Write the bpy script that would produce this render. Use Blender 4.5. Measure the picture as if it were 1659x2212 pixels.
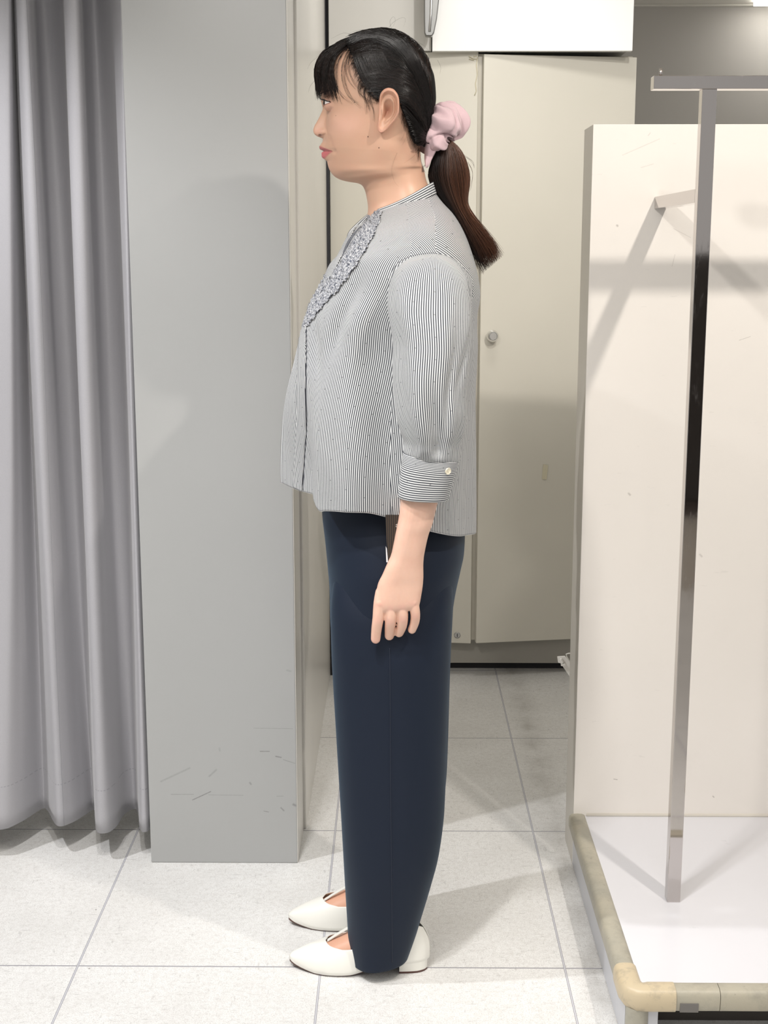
import bpy, bmesh, math, random
import numpy as np
from mathutils import Vector, Matrix
from mathutils.bvhtree import BVHTree
random.seed(7); rng = np.random.default_rng(7)
for o in list(bpy.data.objects): bpy.data.objects.remove(o)
SC = bpy.context.scene; COL = SC.collection
R = math.radians

# ------------------------------------------------------------------ camera
F = 2921.0; CW, CH = 1659.0, 2212.0
PITCH = R(11.1); YAW = R(0.548); CAM_H = 1.306
cam = bpy.data.cameras.new('camera'); cam.sensor_fit = 'HORIZONTAL'; cam.sensor_width = 36.0
cam.lens = F / CW * 36.0; cam.clip_start = 0.05; cam.clip_end = 50
camo = bpy.data.objects.new('camera', cam); COL.objects.link(camo)
camo.location = (0, 0, CAM_H); camo.rotation_euler = (R(90) - PITCH, 0, YAW)
SC.camera = camo
SC.view_settings.view_transform = 'Standard'; SC.view_settings.look = 'None'
SC.view_settings.gamma = 1.0; SC.view_settings.exposure = 0.66
try: SC.view_settings.use_curve_mapping = False
except Exception: pass

# ------------------------------------------------------------------ world and lights
wd = bpy.data.worlds.new('shop_air'); SC.world = wd; wd.use_nodes = True
bg = wd.node_tree.nodes['Background']; bg.inputs[0].default_value = (1.0, 0.98, 0.955, 1); bg.inputs[1].default_value = 0.31

def area(name, loc, target, size, power, color=(1, .96, .9), sy=None):
    l = bpy.data.lights.new(name, 'AREA'); l.energy = power; l.size = size; l.color = color
    if sy: l.shape = 'RECTANGLE'; l.size_y = sy
    o = bpy.data.objects.new(name, l); COL.objects.link(o); o.location = loc
    o.rotation_euler = (Vector(target) - Vector(loc)).to_track_quat('-Z', 'Y').to_euler()
    return o
def spot(name, loc, target, deg, power, blend=.35, rad=.03, color=(1, .95, .88)):
    l = bpy.data.lights.new(name, 'SPOT'); l.energy = power; l.spot_size = R(deg); l.spot_blend = blend
    l.shadow_soft_size = rad; l.color = color
    o = bpy.data.objects.new(name, l); COL.objects.link(o); o.location = loc
    o.rotation_euler = (Vector(target) - Vector(loc)).to_track_quat('-Z', 'Y').to_euler()
    return o
area('ceiling_panel_light_front', (-.2, .5, 2.38), (-.2, .75, 0), 1.6, 24, (1, .975, .95))
area('ceiling_panel_light_locker', (.3, 3.35, 2.38), (.3, 3.5, 0), .5, 3.2, (1, .97, .92), .2)
spot('downlight_rail', (.92, 1.40, 2.38), (.75, 2.72, 1.1), 75, 52, .5, .028, (1, .93, .85))
spot('downlight_curtain', (-1.45, 1.95, 2.38), (-.80, 2.45, .3), 84, 62, .6, .03, (.99, .985, 1))
spot('downlight_person', (-.55, .9, 2.38), (.0, 2.35, .9), 70, 40, .6, .05, (1, .96, .91))
spot('downlight_floor', (-.35, 1.35, 2.38), (-.35, 1.85, 0), 78, 44, .7, .05, (1, .985, .985))
spot('downlight_locker', (.55, 2.15, 2.38), (.3, 4.05, 1.75), 52, 34, .55, .04, (1, .97, .93))

# ------------------------------------------------------------------ helpers
def ray(px, py):
    x = (px - CW / 2) / F; y = -(py - CH / 2) / F
    Y = math.cos(PITCH) + y * math.sin(PITCH); Z = -math.sin(PITCH) + y * math.cos(PITCH)
    return Vector((x * math.cos(YAW) - Y * math.sin(YAW), x * math.sin(YAW) + Y * math.cos(YAW), Z))
def at_y(px, py, D):            # point of the photograph measured on the vertical plane y = D
    r = ray(px, py); k = D / r.y
    return Vector((r.x * k, D, CAM_H + r.z * k))
def at_z(px, py, z=0.0):
    r = ray(px, py); k = (z - CAM_H) / r.z
    return Vector((r.x * k, r.y * k, z))
def proj_mid(x, z, D):          # inverse of at_y on a fixed plane, vectorised
    X = x * math.cos(YAW) + D * math.sin(YAW); Y = -x * math.sin(YAW) + D * math.cos(YAW); zz = z - CAM_H
    f = Y * math.cos(PITCH) - zz * math.sin(PITCH); u = Y * math.sin(PITCH) + zz * math.cos(PITCH)
    return CW / 2 + F * X / f, CH / 2 - F * u / f

def pchip(keys, n, arc=None):
    """smooth monotone interpolation of a key table (k x m) to n rows"""
    K = np.array(keys, float); k = len(K)
    t = np.arange(k, dtype=float) if arc is None else np.array(arc, float)
    h = np.diff(t)[:, None]; d = np.diff(K, axis=0) / h
    m = np.zeros_like(K); m[0] = d[0]; m[-1] = d[-1]
    for i in range(1, k - 1):
        w1 = 2 * h[i] + h[i - 1]; w2 = h[i] + 2 * h[i - 1]
        ok = d[i - 1] * d[i] > 0
        with np.errstate(divide='ignore', invalid='ignore'):
            v = (w1 + w2) / (w1 / d[i - 1] + w2 / d[i])
        m[i] = np.where(ok, v, 0)
    T = np.linspace(t[0], t[-1], n) if np.isscalar(n) else np.array(n, float)
    out = np.zeros((len(T), K.shape[1]))
    for j, x in enumerate(T):
        i = min(max(np.searchsorted(t, x) - 1, 0), k - 2); hh = t[i + 1] - t[i]; s = (x - t[i]) / hh
        out[j] = (2*s**3-3*s*s+1)*K[i] + (s**3-2*s*s+s)*hh*m[i] + (-2*s**3+3*s*s)*K[i+1] + (s**3-s*s)*hh*m[i+1]
    return out
def catmull(P, n):
    P = np.array(P, float); k = len(P); t = np.linspace(0, k - 1, n); out = []
    for x in t:
        i = min(int(x), k - 2); s = x - i
        a = P[max(i - 1, 0)]; b = P[i]; c = P[i + 1]; d = P[min(i + 2, k - 1)]
        out.append(.5 * (2*b + (c - a)*s + (2*a - 5*b + 4*c - d)*s*s + (3*b - a - 3*c + d)*s**3))
    return np.array(out)

def link_mesh(name, verts, faces, mat=None, parent=None, smooth=True, mats=None, midx=None):
    me = bpy.data.meshes.new(name); me.from_pydata([tuple(v) for v in verts], [], faces); me.update()
    bm = bmesh.new(); bm.from_mesh(me); bmesh.ops.recalc_face_normals(bm, faces=bm.faces); bm.to_mesh(me); bm.free()
    if smooth: me.polygons.foreach_set('use_smooth', [True] * len(me.polygons))
    for m in (mats or ([mat] if mat else [])): me.materials.append(m)
    if midx is not None: me.polygons.foreach_set('material_index', midx)
    o = bpy.data.objects.new(name, me); COL.objects.link(o)
    if parent: o.parent = parent; o.matrix_parent_inverse = Matrix.Translation(-parent_loc(parent))
    return o
def parent_loc(p): return Vector(p.location)     # parts are modelled in place, so only a thing's Empty carries an offset
def empty(name, loc):
    o = bpy.data.objects.new(name, None); COL.objects.link(o); o.location = loc; o.empty_display_size = .05
    return o
def tag(o, label=None, cat=None, group=None, kind=None):
    if label: o['label'] = label
    if cat: o['category'] = cat
    if group: o['group'] = group
    if kind: o['kind'] = kind
    return o
class MB:
    def __init__(s): s.v = []; s.f = []
    def add(s, V, Fc):
        b = len(s.v); s.v += [Vector(v) for v in V]; s.f += [tuple(i + b for i in f) for f in Fc]; return s
    def box(s, x0, x1, y0, y1, z0, z1):
        V = [(x, y, z) for x in (x0, x1) for y in (y0, y1) for z in (z0, z1)]
        return s.add(V, [(0,1,3,2), (4,6,7,5), (0,4,5,1), (2,3,7,6), (0,2,6,4), (1,5,7,3)])
    def quadbox(s, a, b, th, z0, z1):      # vertical board from a to b (xy), thickness th towards +normal
        a = Vector(a); b = Vector(b); n = Vector((-(b - a).y, (b - a).x)).normalized() * th
        c = [a, b, b + n, a + n]; V = [(p.x, p.y, z) for z in (z0, z1) for p in c]
        return s.add(V, [(3,2,1,0), (4,5,6,7), (0,1,5,4), (1,2,6,5), (2,3,7,6), (3,0,4,7)])
    def tube(s, pts, r, n=8, cap=True):
        pts = [Vector(p) for p in pts]; m = len(pts); rr = r if hasattr(r, '__len__') else [r] * m
        rings = []; prev = None
        for i, p in enumerate(pts):
            t = (pts[min(i + 1, m - 1)] - pts[max(i - 1, 0)]).normalized()
            if prev is None: a = t.orthogonal().normalized()
            else:
                a = prev - t * prev.dot(t)
                a = a.normalized() if a.length > 1e-6 else t.orthogonal().normalized()
            prev = a; b = t.cross(a)
            rings.append([p + (a * math.cos(2*math.pi*k/n) + b * math.sin(2*math.pi*k/n)) * rr[i] for k in range(n)])
        return s.loft(rings, cap)
    def loft(s, rings, cap=True, closed=True):
        n = len(rings[0]); V = [p for r in rings for p in r]; Fc = []
        for i in range(len(rings) - 1):
            for k in range(n if closed else n - 1):
                q = (k + 1) % n; Fc.append((i*n + k, i*n + q, (i+1)*n + q, (i+1)*n + k))
        if cap and closed:
            Fc.append(tuple(range(n - 1, -1, -1))); Fc.append(tuple((len(rings)-1)*n + k for k in range(n)))
        return s.add(V, Fc)
    def disc(s, c, nrm, prof, n=28):       # lathe: prof list of (radius, offset along nrm)
        c = Vector(c); nrm = Vector(nrm).normalized(); a = nrm.orthogonal().normalized(); b = nrm.cross(a)
        rings = [[c + nrm*h + (a*math.cos(2*math.pi*k/n) + b*math.sin(2*math.pi*k/n))*r for k in range(n)] for r, h in prof]
        return s.loft(rings, True)
    def sphere(s, c, r, nu=16, nv=10, sc=(1, 1, 1)):
        c = Vector(c); rings = []
        for i in range(1, nv):
            a = math.pi * i / nv
            rings.append([c + Vector((r*sc[0]*math.sin(a)*math.cos(2*math.pi*k/nu), r*sc[1]*math.sin(a)*math.sin(2*math.pi*k/nu), r*sc[2]*math.cos(a))) for k in range(nu)])
        return s.loft(rings, True)
    def build(s, name, mat=None, parent=None, smooth=False, bevel=0, seg=2, auto=False):
        o = link_mesh(name, s.v, s.f, mat, parent, smooth)
        if bevel:
            m = o.modifiers.new('b', 'BEVEL'); m.width = bevel; m.segments = seg; m.limit_method = 'ANGLE'; m.angle_limit = R(35)
            m.harden_normals = False
        if auto:
            set_auto(o)
        return o
def set_auto(o, deg=35):
    bm = bmesh.new(); bm.from_mesh(o.data)
    for e in bm.edges:
        if len(e.link_faces) == 2 and e.calc_face_angle(0) > R(deg): e.smooth = False
    for f in bm.faces: f.smooth = True
    bm.to_mesh(o.data); bm.free()

# ------------------------------------------------------------------ materials
class NT:
    def __init__(s, name):
        s.m = bpy.data.materials.new(name); s.m.use_nodes = True; s.t = s.m.node_tree
        s.b = s.t.nodes['Principled BSDF']; s.out = s.t.nodes['Material Output']
    def n(s, typ, **kw):
        nd = s.t.nodes.new(typ)
        for k, v in kw.items():
            if k.startswith('i_'): nd.inputs[k[2:].replace('_', ' ')].default_value = v
            else: setattr(nd, k, v)
        return nd
    def l(s, a, b): s.t.links.new(a, b)
    def val(s, sock, v):
        if hasattr(v, 'is_output') or isinstance(v, bpy.types.NodeSocket): s.l(v, sock)
        else: sock.default_value = v
    def math(s, op, a, b=None, c=None, clamp=False):
        nd = s.t.nodes.new('ShaderNodeMath'); nd.operation = op; nd.use_clamp = clamp
        s.val(nd.inputs[0], a)
        if b is not None: s.val(nd.inputs[1], b)
        if c is not None: s.val(nd.inputs[2], c)
        return nd.outputs[0]
    def mix(s, f, a, b):
        nd = s.t.nodes.new('ShaderNodeMix'); nd.data_type = 'RGBA'
        s.val(nd.inputs[0], f)
        for q, v in ((6, a), (7, b)):
            if isinstance(v, bpy.types.NodeSocket): s.l(v, nd.inputs[q])
            else: nd.inputs[q].default_value = (*v[:3], 1)
        return nd.outputs[2]
    def pos(s): return s.n('ShaderNodeNewGeometry').outputs['Position']
    def sep(s, v):
        nd = s.n('ShaderNodeSeparateXYZ'); s.l(v, nd.inputs[0]); return nd.outputs
    def noise(s, vec, scale, detail=4, rough=.55, sc=None):
        if sc:
            mp = s.n('ShaderNodeMapping'); mp.inputs['Scale'].default_value = sc; s.l(vec, mp.inputs[0]); vec = mp.outputs[0]
        nd = s.n('ShaderNodeTexNoise'); nd.inputs['Scale'].default_value = scale; nd.inputs['Detail'].default_value = detail
        nd.inputs['Roughness'].default_value = rough; s.l(vec, nd.inputs['Vector']); return nd.outputs['Fac']
    def ramp(s, f, p0, p1, c0=(0,0,0), c1=(1,1,1)):
        nd = s.n('ShaderNodeValToRGB'); e = nd.color_ramp.elements
        e[0].position = p0; e[1].position = p1; e[0].color = (*c0, 1); e[1].color = (*c1, 1); s.l(f, nd.inputs[0]); return nd.outputs[0]
    def bump(s, h, strength=.2, dist=.002):
        nd = s.n('ShaderNodeBump'); nd.inputs['Strength'].default_value = strength; nd.inputs['Distance'].default_value = dist
        s.l(h, nd.inputs['Height']); s.l(nd.outputs[0], s.b.inputs['Normal'])
    def set(s, col=None, rough=None, metal=None, spec=None, **kw):
        if col is not None: s.val(s.b.inputs['Base Color'], (*col[:3], 1) if not isinstance(col, bpy.types.NodeSocket) else col)
        if rough is not None: s.val(s.b.inputs['Roughness'], rough)
        if metal is not None: s.b.inputs['Metallic'].default_value = metal
        if spec is not None: s.b.inputs['Specular IOR Level'].default_value = spec
        for k, v in kw.items(): s.val(s.b.inputs[k.replace('_', ' ')], v)
        return s.m
def simple(name, col, rough=.5, metal=0, spec=.5, **kw):
    return NT(name).set(col, rough, metal, spec, **kw)

# node group: soft mark along a short segment A-B in a 2D plane
g = bpy.data.node_groups.new('scuff', 'ShaderNodeTree')
for nm, ty in (('P', 'NodeSocketVector'), ('A', 'NodeSocketVector'), ('B', 'NodeSocketVector'), ('W', 'NodeSocketFloat')):
    g.interface.new_socket(nm, in_out='INPUT', socket_type=ty)
g.interface.new_socket('M', in_out='OUTPUT', socket_type='NodeSocketFloat')
gi = g.nodes.new('NodeGroupInput'); go = g.nodes.new('NodeGroupOutput')
def vm(op, a, b=None):
    nd = g.nodes.new('ShaderNodeVectorMath'); nd.operation = op; g.links.new(a, nd.inputs[0])
    if b is not None: g.links.new(b, nd.inputs[1] if op != 'SCALE' else nd.inputs['Scale'])
    return nd
def mm(op, a, b=None, clamp=False):
    nd = g.nodes.new('ShaderNodeMath'); nd.operation = op; nd.use_clamp = clamp
    for q, v in enumerate((a, b)):
        if v is None: continue
        if isinstance(v, (int, float)): nd.inputs[q].default_value = v
        else: g.links.new(v, nd.inputs[q])
    return nd.outputs[0]
pa = vm('SUBTRACT', gi.outputs['P'], gi.outputs['A']).outputs[0]; ba = vm('SUBTRACT', gi.outputs['B'], gi.outputs['A']).outputs[0]
hh = mm('DIVIDE', vm('DOT_PRODUCT', pa, ba).outputs['Value'], vm('DOT_PRODUCT', ba, ba).outputs['Value'], True)
dd = vm('LENGTH', vm('SUBTRACT', pa, vm('SCALE', ba, hh).outputs[0]).outputs[0]).outputs['Value']
g.links.new(mm('SUBTRACT', 1.0, mm('DIVIDE', dd, gi.outputs['W']), True), go.inputs['M'])
def scuffs(N, posn, segs):
    """segs: (A, B, width, strength) in world coordinates -> combined mask"""
    tot = None
    for A, B, w, st in segs:
        nd = N.n('ShaderNodeGroup'); nd.node_tree = g
        N.l(posn, nd.inputs['P']); nd.inputs['A'].default_value = A; nd.inputs['B'].default_value = B; nd.inputs['W'].default_value = w
        v = N.math('MULTIPLY', nd.outputs[0], st)
        tot = v if tot is None else N.math('MAXIMUM', tot, v)
    return tot

TX, TY, GX, GY = .45, .595, .3114, 2.2885
def floor_mat():
    N = NT('floor_tile'); p = N.pos(); x, y, z = N.sep(p)
    dx = N.math('ABSOLUTE', N.math('SUBTRACT', N.math('PINGPONG', N.math('SUBTRACT', x, GX - TX*40), TX / 2), 0))
    dy = N.math('PINGPONG', N.math('SUBTRACT', y, GY - TY*40), TY / 2)
    d = N.math('MINIMUM', dx, N.math('ADD', dy, .0004))
    line = N.math('LESS_THAN', d, .0021)
    pale = N.math('LESS_THAN', dx, .0009)
    n1 = N.noise(p, 420, 2, .6); n2 = N.noise(p, 90, 4, .7); n3 = N.noise(p, 5, 4, .6)
    base = N.mix(N.ramp(n3, .3, .75), (.745, .74, .725), (.86, .86, .85))
    base = N.mix(N.math('MULTIPLY', N.ramp(n2, .45, .7), .5), base, (.58, .56, .535))
    base = N.mix(N.math('MULTIPLY', N.ramp(n1, .52, .60), .5), base, (.5, .49, .47))
    base = N.mix(N.math('MULTIPLY', N.ramp(n1, .30, .40, (1,1,1), (0,0,0)), .35), base, (.95, .94, .92))
    vo = N.n('ShaderNodeTexVoronoi'); vo.inputs['Scale'].default_value = 9; N.l(p, vo.inputs['Vector'])
    base = N.mix(N.math('MULTIPLY', N.math('LESS_THAN', vo.outputs['Distance'], .018), .7), base, (.16, .15, .14))
    sc = N.noise(p, 34, 3, .65, (1, 5, 1)); sc2 = N.noise(p, 30, 3, .65, (4, 1.2, 1))
    base = N.mix(N.math('MULTIPLY', N.ramp(sc, .62, .66), .42), base, (.42, .41, .4))
    base = N.mix(N.math('MULTIPLY', N.ramp(sc2, .63, .67), .4), base, (.45, .44, .43))
    # wear by the display base and along the lockers
    dirt = N.math('MULTIPLY', N.ramp(N.math('ABSOLUTE', N.math('SUBTRACT', x, .365)), .0, .05, (1,1,1), (0,0,0)), N.ramp(N.noise(p, 12, 4), .3, .7))
    base = N.mix(N.math('MULTIPLY', dirt, .45), base, (.25, .23, .2))
    base = N.mix(line, base, (.32, .315, .345)); base = N.mix(pale, base, (.62, .62, .66))
    N.set(base, N.math('ADD', .32, N.math('MULTIPLY', n2, .25)), 0, .4)
    N.bump(N.math('SUBTRACT', n1, N.math('MULTIPLY', line, .8)), .12, .001)
    return N.m
M_floor = floor_mat()

def laminate(name, col, rough=.35, var=.05, segs=None, sc_col=(.1, .1, .1), faint=None, spec=.5):
    N = NT(name); p = N.pos(); n = N.noise(p, 3, 3); n2 = N.noise(p, 220, 2)
    c = tuple(v * (1 - var) for v in col)
    b = N.mix(N.ramp(n, .3, .7), col, c)
    if faint:
        b = N.mix(N.math('MULTIPLY', N.ramp(N.noise(p, 14, 5, .7), .55, .75), faint), b, tuple(v * .75 for v in col))
        st = N.noise(p, 16, 3, .7, (1, 1, 7)); b = N.mix(N.math('MULTIPLY', N.ramp(st, .70, .72), faint*1.6), b, tuple(v*.45 for v in col))
    if segs: b = N.mix(N.math('MULTIPLY', scuffs(N, p, segs), N.math('ADD', .35, N.math('MULTIPLY', N.noise(p, 160, 3), .7))), b, sc_col)
    N.set(b, rough, 0, spec); N.bump(n2, .03, .0005)
    return N.m
PY = 2.717
def seg(px0, py0, px1, py1, D, w, s): return (tuple(at_y(px0, py0, D)), tuple(at_y(px1, py1, D)), w, s)
pil_segs = [seg(416,1728,455,1710,PY,.0016,.9), seg(348,1688,410,1659,PY,.003,.35), seg(452,1677,467,1663,PY,.003,.4),
    seg(562,1623,582,1623,PY,.0016,.8), seg(596,1634,607,1636,PY,.0022,.8), seg(612,1641,637,1649,PY,.0012,.6),
    seg(370,1716,418,1716,PY,.0013,.5), seg(450,1717,525,1718,PY,.0011,.45), seg(540,1691,542,1694,PY,.003,.6),
    seg(570,1752,580,1754,PY,.0014,.7), seg(607,1745,613,1751,PY,.0024,.7), seg(474,1616,475,1622,PY,.003,.3),
    seg(548,1573,632,1574,PY,.0012,.4), seg(634,1738,638,1740,PY,.004,.8), seg(598,1720,612,1720,PY,.001,.5), seg(620,1448,628,1450,PY,.003,.3)]
M_pillar = laminate('pillar_laminate', (.415, .42, .415), .33, .03, pil_segs, (.07, .07, .065))
M_pillar_foot = laminate('pillar_foot_laminate', (.47, .475, .48), .33, .03)
M_side = laminate('pale_side_panel', (.72, .70, .655), .3, .05, None, faint=.12)
M_gap = simple('dark_gap', (.02, .02, .025), .7)
DL = 4.0
lk = [seg(1154,1293,1172,1307,DL,.005,.5), seg(1034,1349,1038,1353,DL,.004,.3), seg(1135,1343,1141,1340,DL,.003,.5)]
M_locker = laminate('locker_cream', (.66, .635, .56), .32, .04, lk, (.2, .19, .16))
M_locker_body = laminate('locker_body', (.5, .47, .40), .4, .04)
M_plinth = laminate('locker_plinth', (.37, .355, .32), .45, .05, faint=.1)
M_white_cab = laminate('white_cabinet', (.88, .88, .87), .35, .02)
M_wallback = laminate('taupe_wall', (.56, .535, .495), .8, .03)
M_wallleft = laminate('pale_wall', (.7, .69, .66), .6, .03)
M_ceiling = simple('ceiling_white', (.82, .79, .72), .8)
PD = 2.72
pan = [seg(1345,335,1425,300,PD,.0012,.35), seg(1385,362,1412,354,PD,.0012,.3), seg(1400,293,1405,287,PD,.0012,.4), seg(1455,494,1492,513,PD,.001,.4),
       seg(1597,735,1621,727,PD,.0009,.6), seg(1326,1683,1333,1684,PD,.0016,.8), seg(1458,550,1452,575,PD,.0009,.5), seg(1333,487,1334,488,PD,.003,.8),
       seg(1358,1066,1361,1069,PD,.003,.7), seg(1512,1198,1516,1202,PD,.003,.5), seg(1430,420,1445,425,PD,.012,.2), seg(1540,1720,1542,1722,PD,.002,.8)]
M_panel = laminate('display_panel', (.83, .79, .74), .3, .03, pan, (.2, .17, .15), faint=.07)
M_panel_edge = laminate('panel_edge', (.56, .53, .475), .4, .05, faint=.1)
M_platform = laminate('platform_top', (.70, .70, .735), .25, .02, None, faint=.06)
M_platside = laminate('platform_side', (.62, .63, .67), .35, .04)
def trim_mat():
    N = NT('worn_beige_bumper'); p = N.pos()
    n = N.noise(p, 18, 5, .7); n2 = N.noise(p, 60, 4, .75); n3 = N.noise(p, 6, 2)
    b = N.mix(N.ramp(n3, .35, .65), (.46, .42, .325), (.37, .355, .295))
    b = N.mix(N.math('MULTIPLY', N.ramp(n, .45, .65), .6), b, (.28, .265, .22))
    b = N.mix(N.math('MULTIPLY', N.ramp(n2, .62, .7), .5), b, (.2, .18, .15))
    N.set(b, .42, 0, .5); N.bump(n2, .3, .002); return N.m
M_trim = trim_mat()
M_tape = simple('grey_tape', (.16, .15, .14), .5)
M_recess = simple('dark_recess', (.07, .062, .055), .7)
def chrome_mat():
    N = NT('scratched_chrome'); p = N.pos()
    s1 = N.noise(p, 90, 4, .75, (1, 1, .25))
    N.set((.56, .525, .505), N.math('ADD', .05, N.math('MULTIPLY', N.ramp(s1, .55, .8), .12)), 1.0)
    N.bump(s1, .015, .001); return N.m
M_chrome = chrome_mat()
M_steel = simple('polished_steel', (.55, .55, .55), .18, 1)
M_satin = simple('satin_steel', (.62, .62, .62), .4, 1)
M_wire = simple('white_enamel', (.8, .78, .74), .35)
def curtain_mat():
    N = NT('grey_satin_curtain'); p = N.pos(); x, y, z = N.sep(p)
    weave = N.noise(p, 900, 2, .5, (1, 1, .4))
    b = N.mix(weave, (.37, .365, .385), (.43, .425, .45))
    st = N.math('LESS_THAN', N.math('ABSOLUTE', N.math('SUBTRACT', z, .166)), .0011)
    dash = N.math('LESS_THAN', N.math('FRACT', N.math('MULTIPLY', x, 160)), .6)
    b = N.mix(N.math('MULTIPLY', N.math('MULTIPLY', st, dash), .45), b, (.2, .2, .22))
    N.set(b, .42, 0, .45, Sheen_Weight=.25, Sheen_Roughness=.4); N.bump(weave, .06, .0006); return N.m
M_curtain = curtain_mat()
M_seam_c = simple('curtain_seam', (.30, .30, .32), .6)

# ------------------------------------------------------------------ the setting
def struct(o): o['kind'] = 'structure'; return o
struct(MB().box(-3.2, 3.2, -1.6, 6.75, -.12, 0).build('floor', M_floor))
struct(MB().box(-3.2, 3.2, -1.6, 6.75, 2.4, 2.5).build('ceiling', M_ceiling))
struct(MB().box(-3.2, 3.2, 6.6, 6.75, 0, 2.4).build('wall_back', M_wallback))
struct(MB().box(.95, 3.2, 6.56, 6.6, at_y(1500, 12, 6.56).z, 2.4).build('trim_1', M_ceiling, bevel=.004))
lamp = MB().box(1.62, 2.3, 6.30, 6.5, 2.380, 2.4).build('ceiling_strip_lamp', NT('lamp_glow').set((1, 1, 1), .5, 0, .5, Emission_Color=(1, .97, .92, 1), Emission_Strength=4.0))
tag(lamp, 'bright ceiling strip lamp at the top right behind the lockers', 'ceiling light')

# left side wall running back from the pillar to the lockers
SX = -.2055
struct(MB().box(-.26, SX, 2.892, 4.42, 0, 2.4).build('wall_left', M_side, bevel=.002))
struct(MB().box(SX + .0006, -.1965, 4.022, 4.03, 0, 2.4).build('trim_2', M_gap))  # dark strip standing in for the shade in the gap beside the lockers
pil = MB().box(-.529, -.2125, PY, 2.89, .0005, 2.4).build('wall_pillar', M_pillar, bevel=.0015)
pil.data.materials.append(M_side)
for f in pil.data.polygons:
    if f.normal.x > .9: f.material_index = 1
struct(pil)
o = MB().box(-.2125, -.2115, PY+.001, 2.888, 0.0, 2.4).build('trim_3', M_side); struct(o)
# the wall behind the curtain, seen nowhere but closing the fitting room
struct(MB().box(-3.2, -1.9, 2.6, 4.4, 0, 2.4).build('wall_far_left', M_wallleft))
struct(MB().box(-1.899, -.261, 4.1, 4.4, 0, 2.4).build('wall_fitting_back', M_wallleft))

# ------------------------------------------------------------------ curtain
def make_curtain():
    ctl = [(-150,2.79,-165,1790),(-90,2.86,-120,1750),(-60,2.80,-70,1785),(14,2.775,0,1792),(24,2.80,45,1775),(29,2.84,88,1748),(33,2.80,103,1750),(46,2.755,124,1783),(66,2.77,152,1778),
           (76,2.86,180,1762),(108,2.875,203,1748),(136,2.84,206,1768),(142,2.765,210,1796),(171,2.76,230,1799),(178,2.85,250,1786),(208,2.88,270,1757),
           (236,2.83,296,1749),(256,2.772,303,1790),(263,2.762,314,1797),(266,2.785,325,1790)]
    bot = np.array([at_z(c[2], c[3], .07)[:2] for c in ctl]); 
    top = np.array([at_y(c[0], 0, c[1])[:2] for c in ctl])
    bot[:, 0] = np.minimum(bot[:, 0], -.5305); top[:, 0] = np.minimum(top[:, 0], -.5305)
    NU = 190; B = catmull(bot, NU); T = catmull(top, NU); rows = []
    B[:, 0] = np.minimum(B[:, 0], -.531); T[:, 0] = np.minimum(T[:, 0], -.531)
    for k in range(70):
        z = .07 + (2.34 - .07) * k / 69; a = (z - .07) / (1.78 - .07); a2 = min(a, 1.25)
        e = a2 + .09 * math.sin(math.pi * min(a2, 1)) 
        P = B * (1 - e) + T * e
        w = .004 * np.sin(np.arange(NU) * .23 + z * 2.1) * math.sin(math.pi * min(a, 1))
        Q = [(min(P[i, 0] + .4*w[i], -.531), P[i, 1] + w[i], z) for i in range(NU)]
        rows.append(Q)
    root = empty('fitting_room_curtain', (-.8, 2.8, 0))
    tag(root, 'grey satin floor-length curtain hanging in folds left of the grey pillar', 'curtain')
    m = MB(); m.loft(rows, False, False)
    c = m.build('cloth', M_curtain, root, smooth=True)
    s = c.modifiers.new('s', 'SOLIDIFY'); s.thickness = .0012
    sm = MB(); i = int(7.55 / (len(ctl) - 1) * (NU - 1))
    sm.tube([Vector(r[i]) + Vector((0, -.0012, 0)) for r in rows], .0009, 5); sm.build('seam', M_seam_c, root, smooth=True)
    rl = MB(); rl.tube([(-1.6, 2.82, 2.36), (-.54, 2.82, 2.36)], .012, 12); rl.build('curtain_rail', M_satin, root, smooth=True)
make_curtain()

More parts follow.
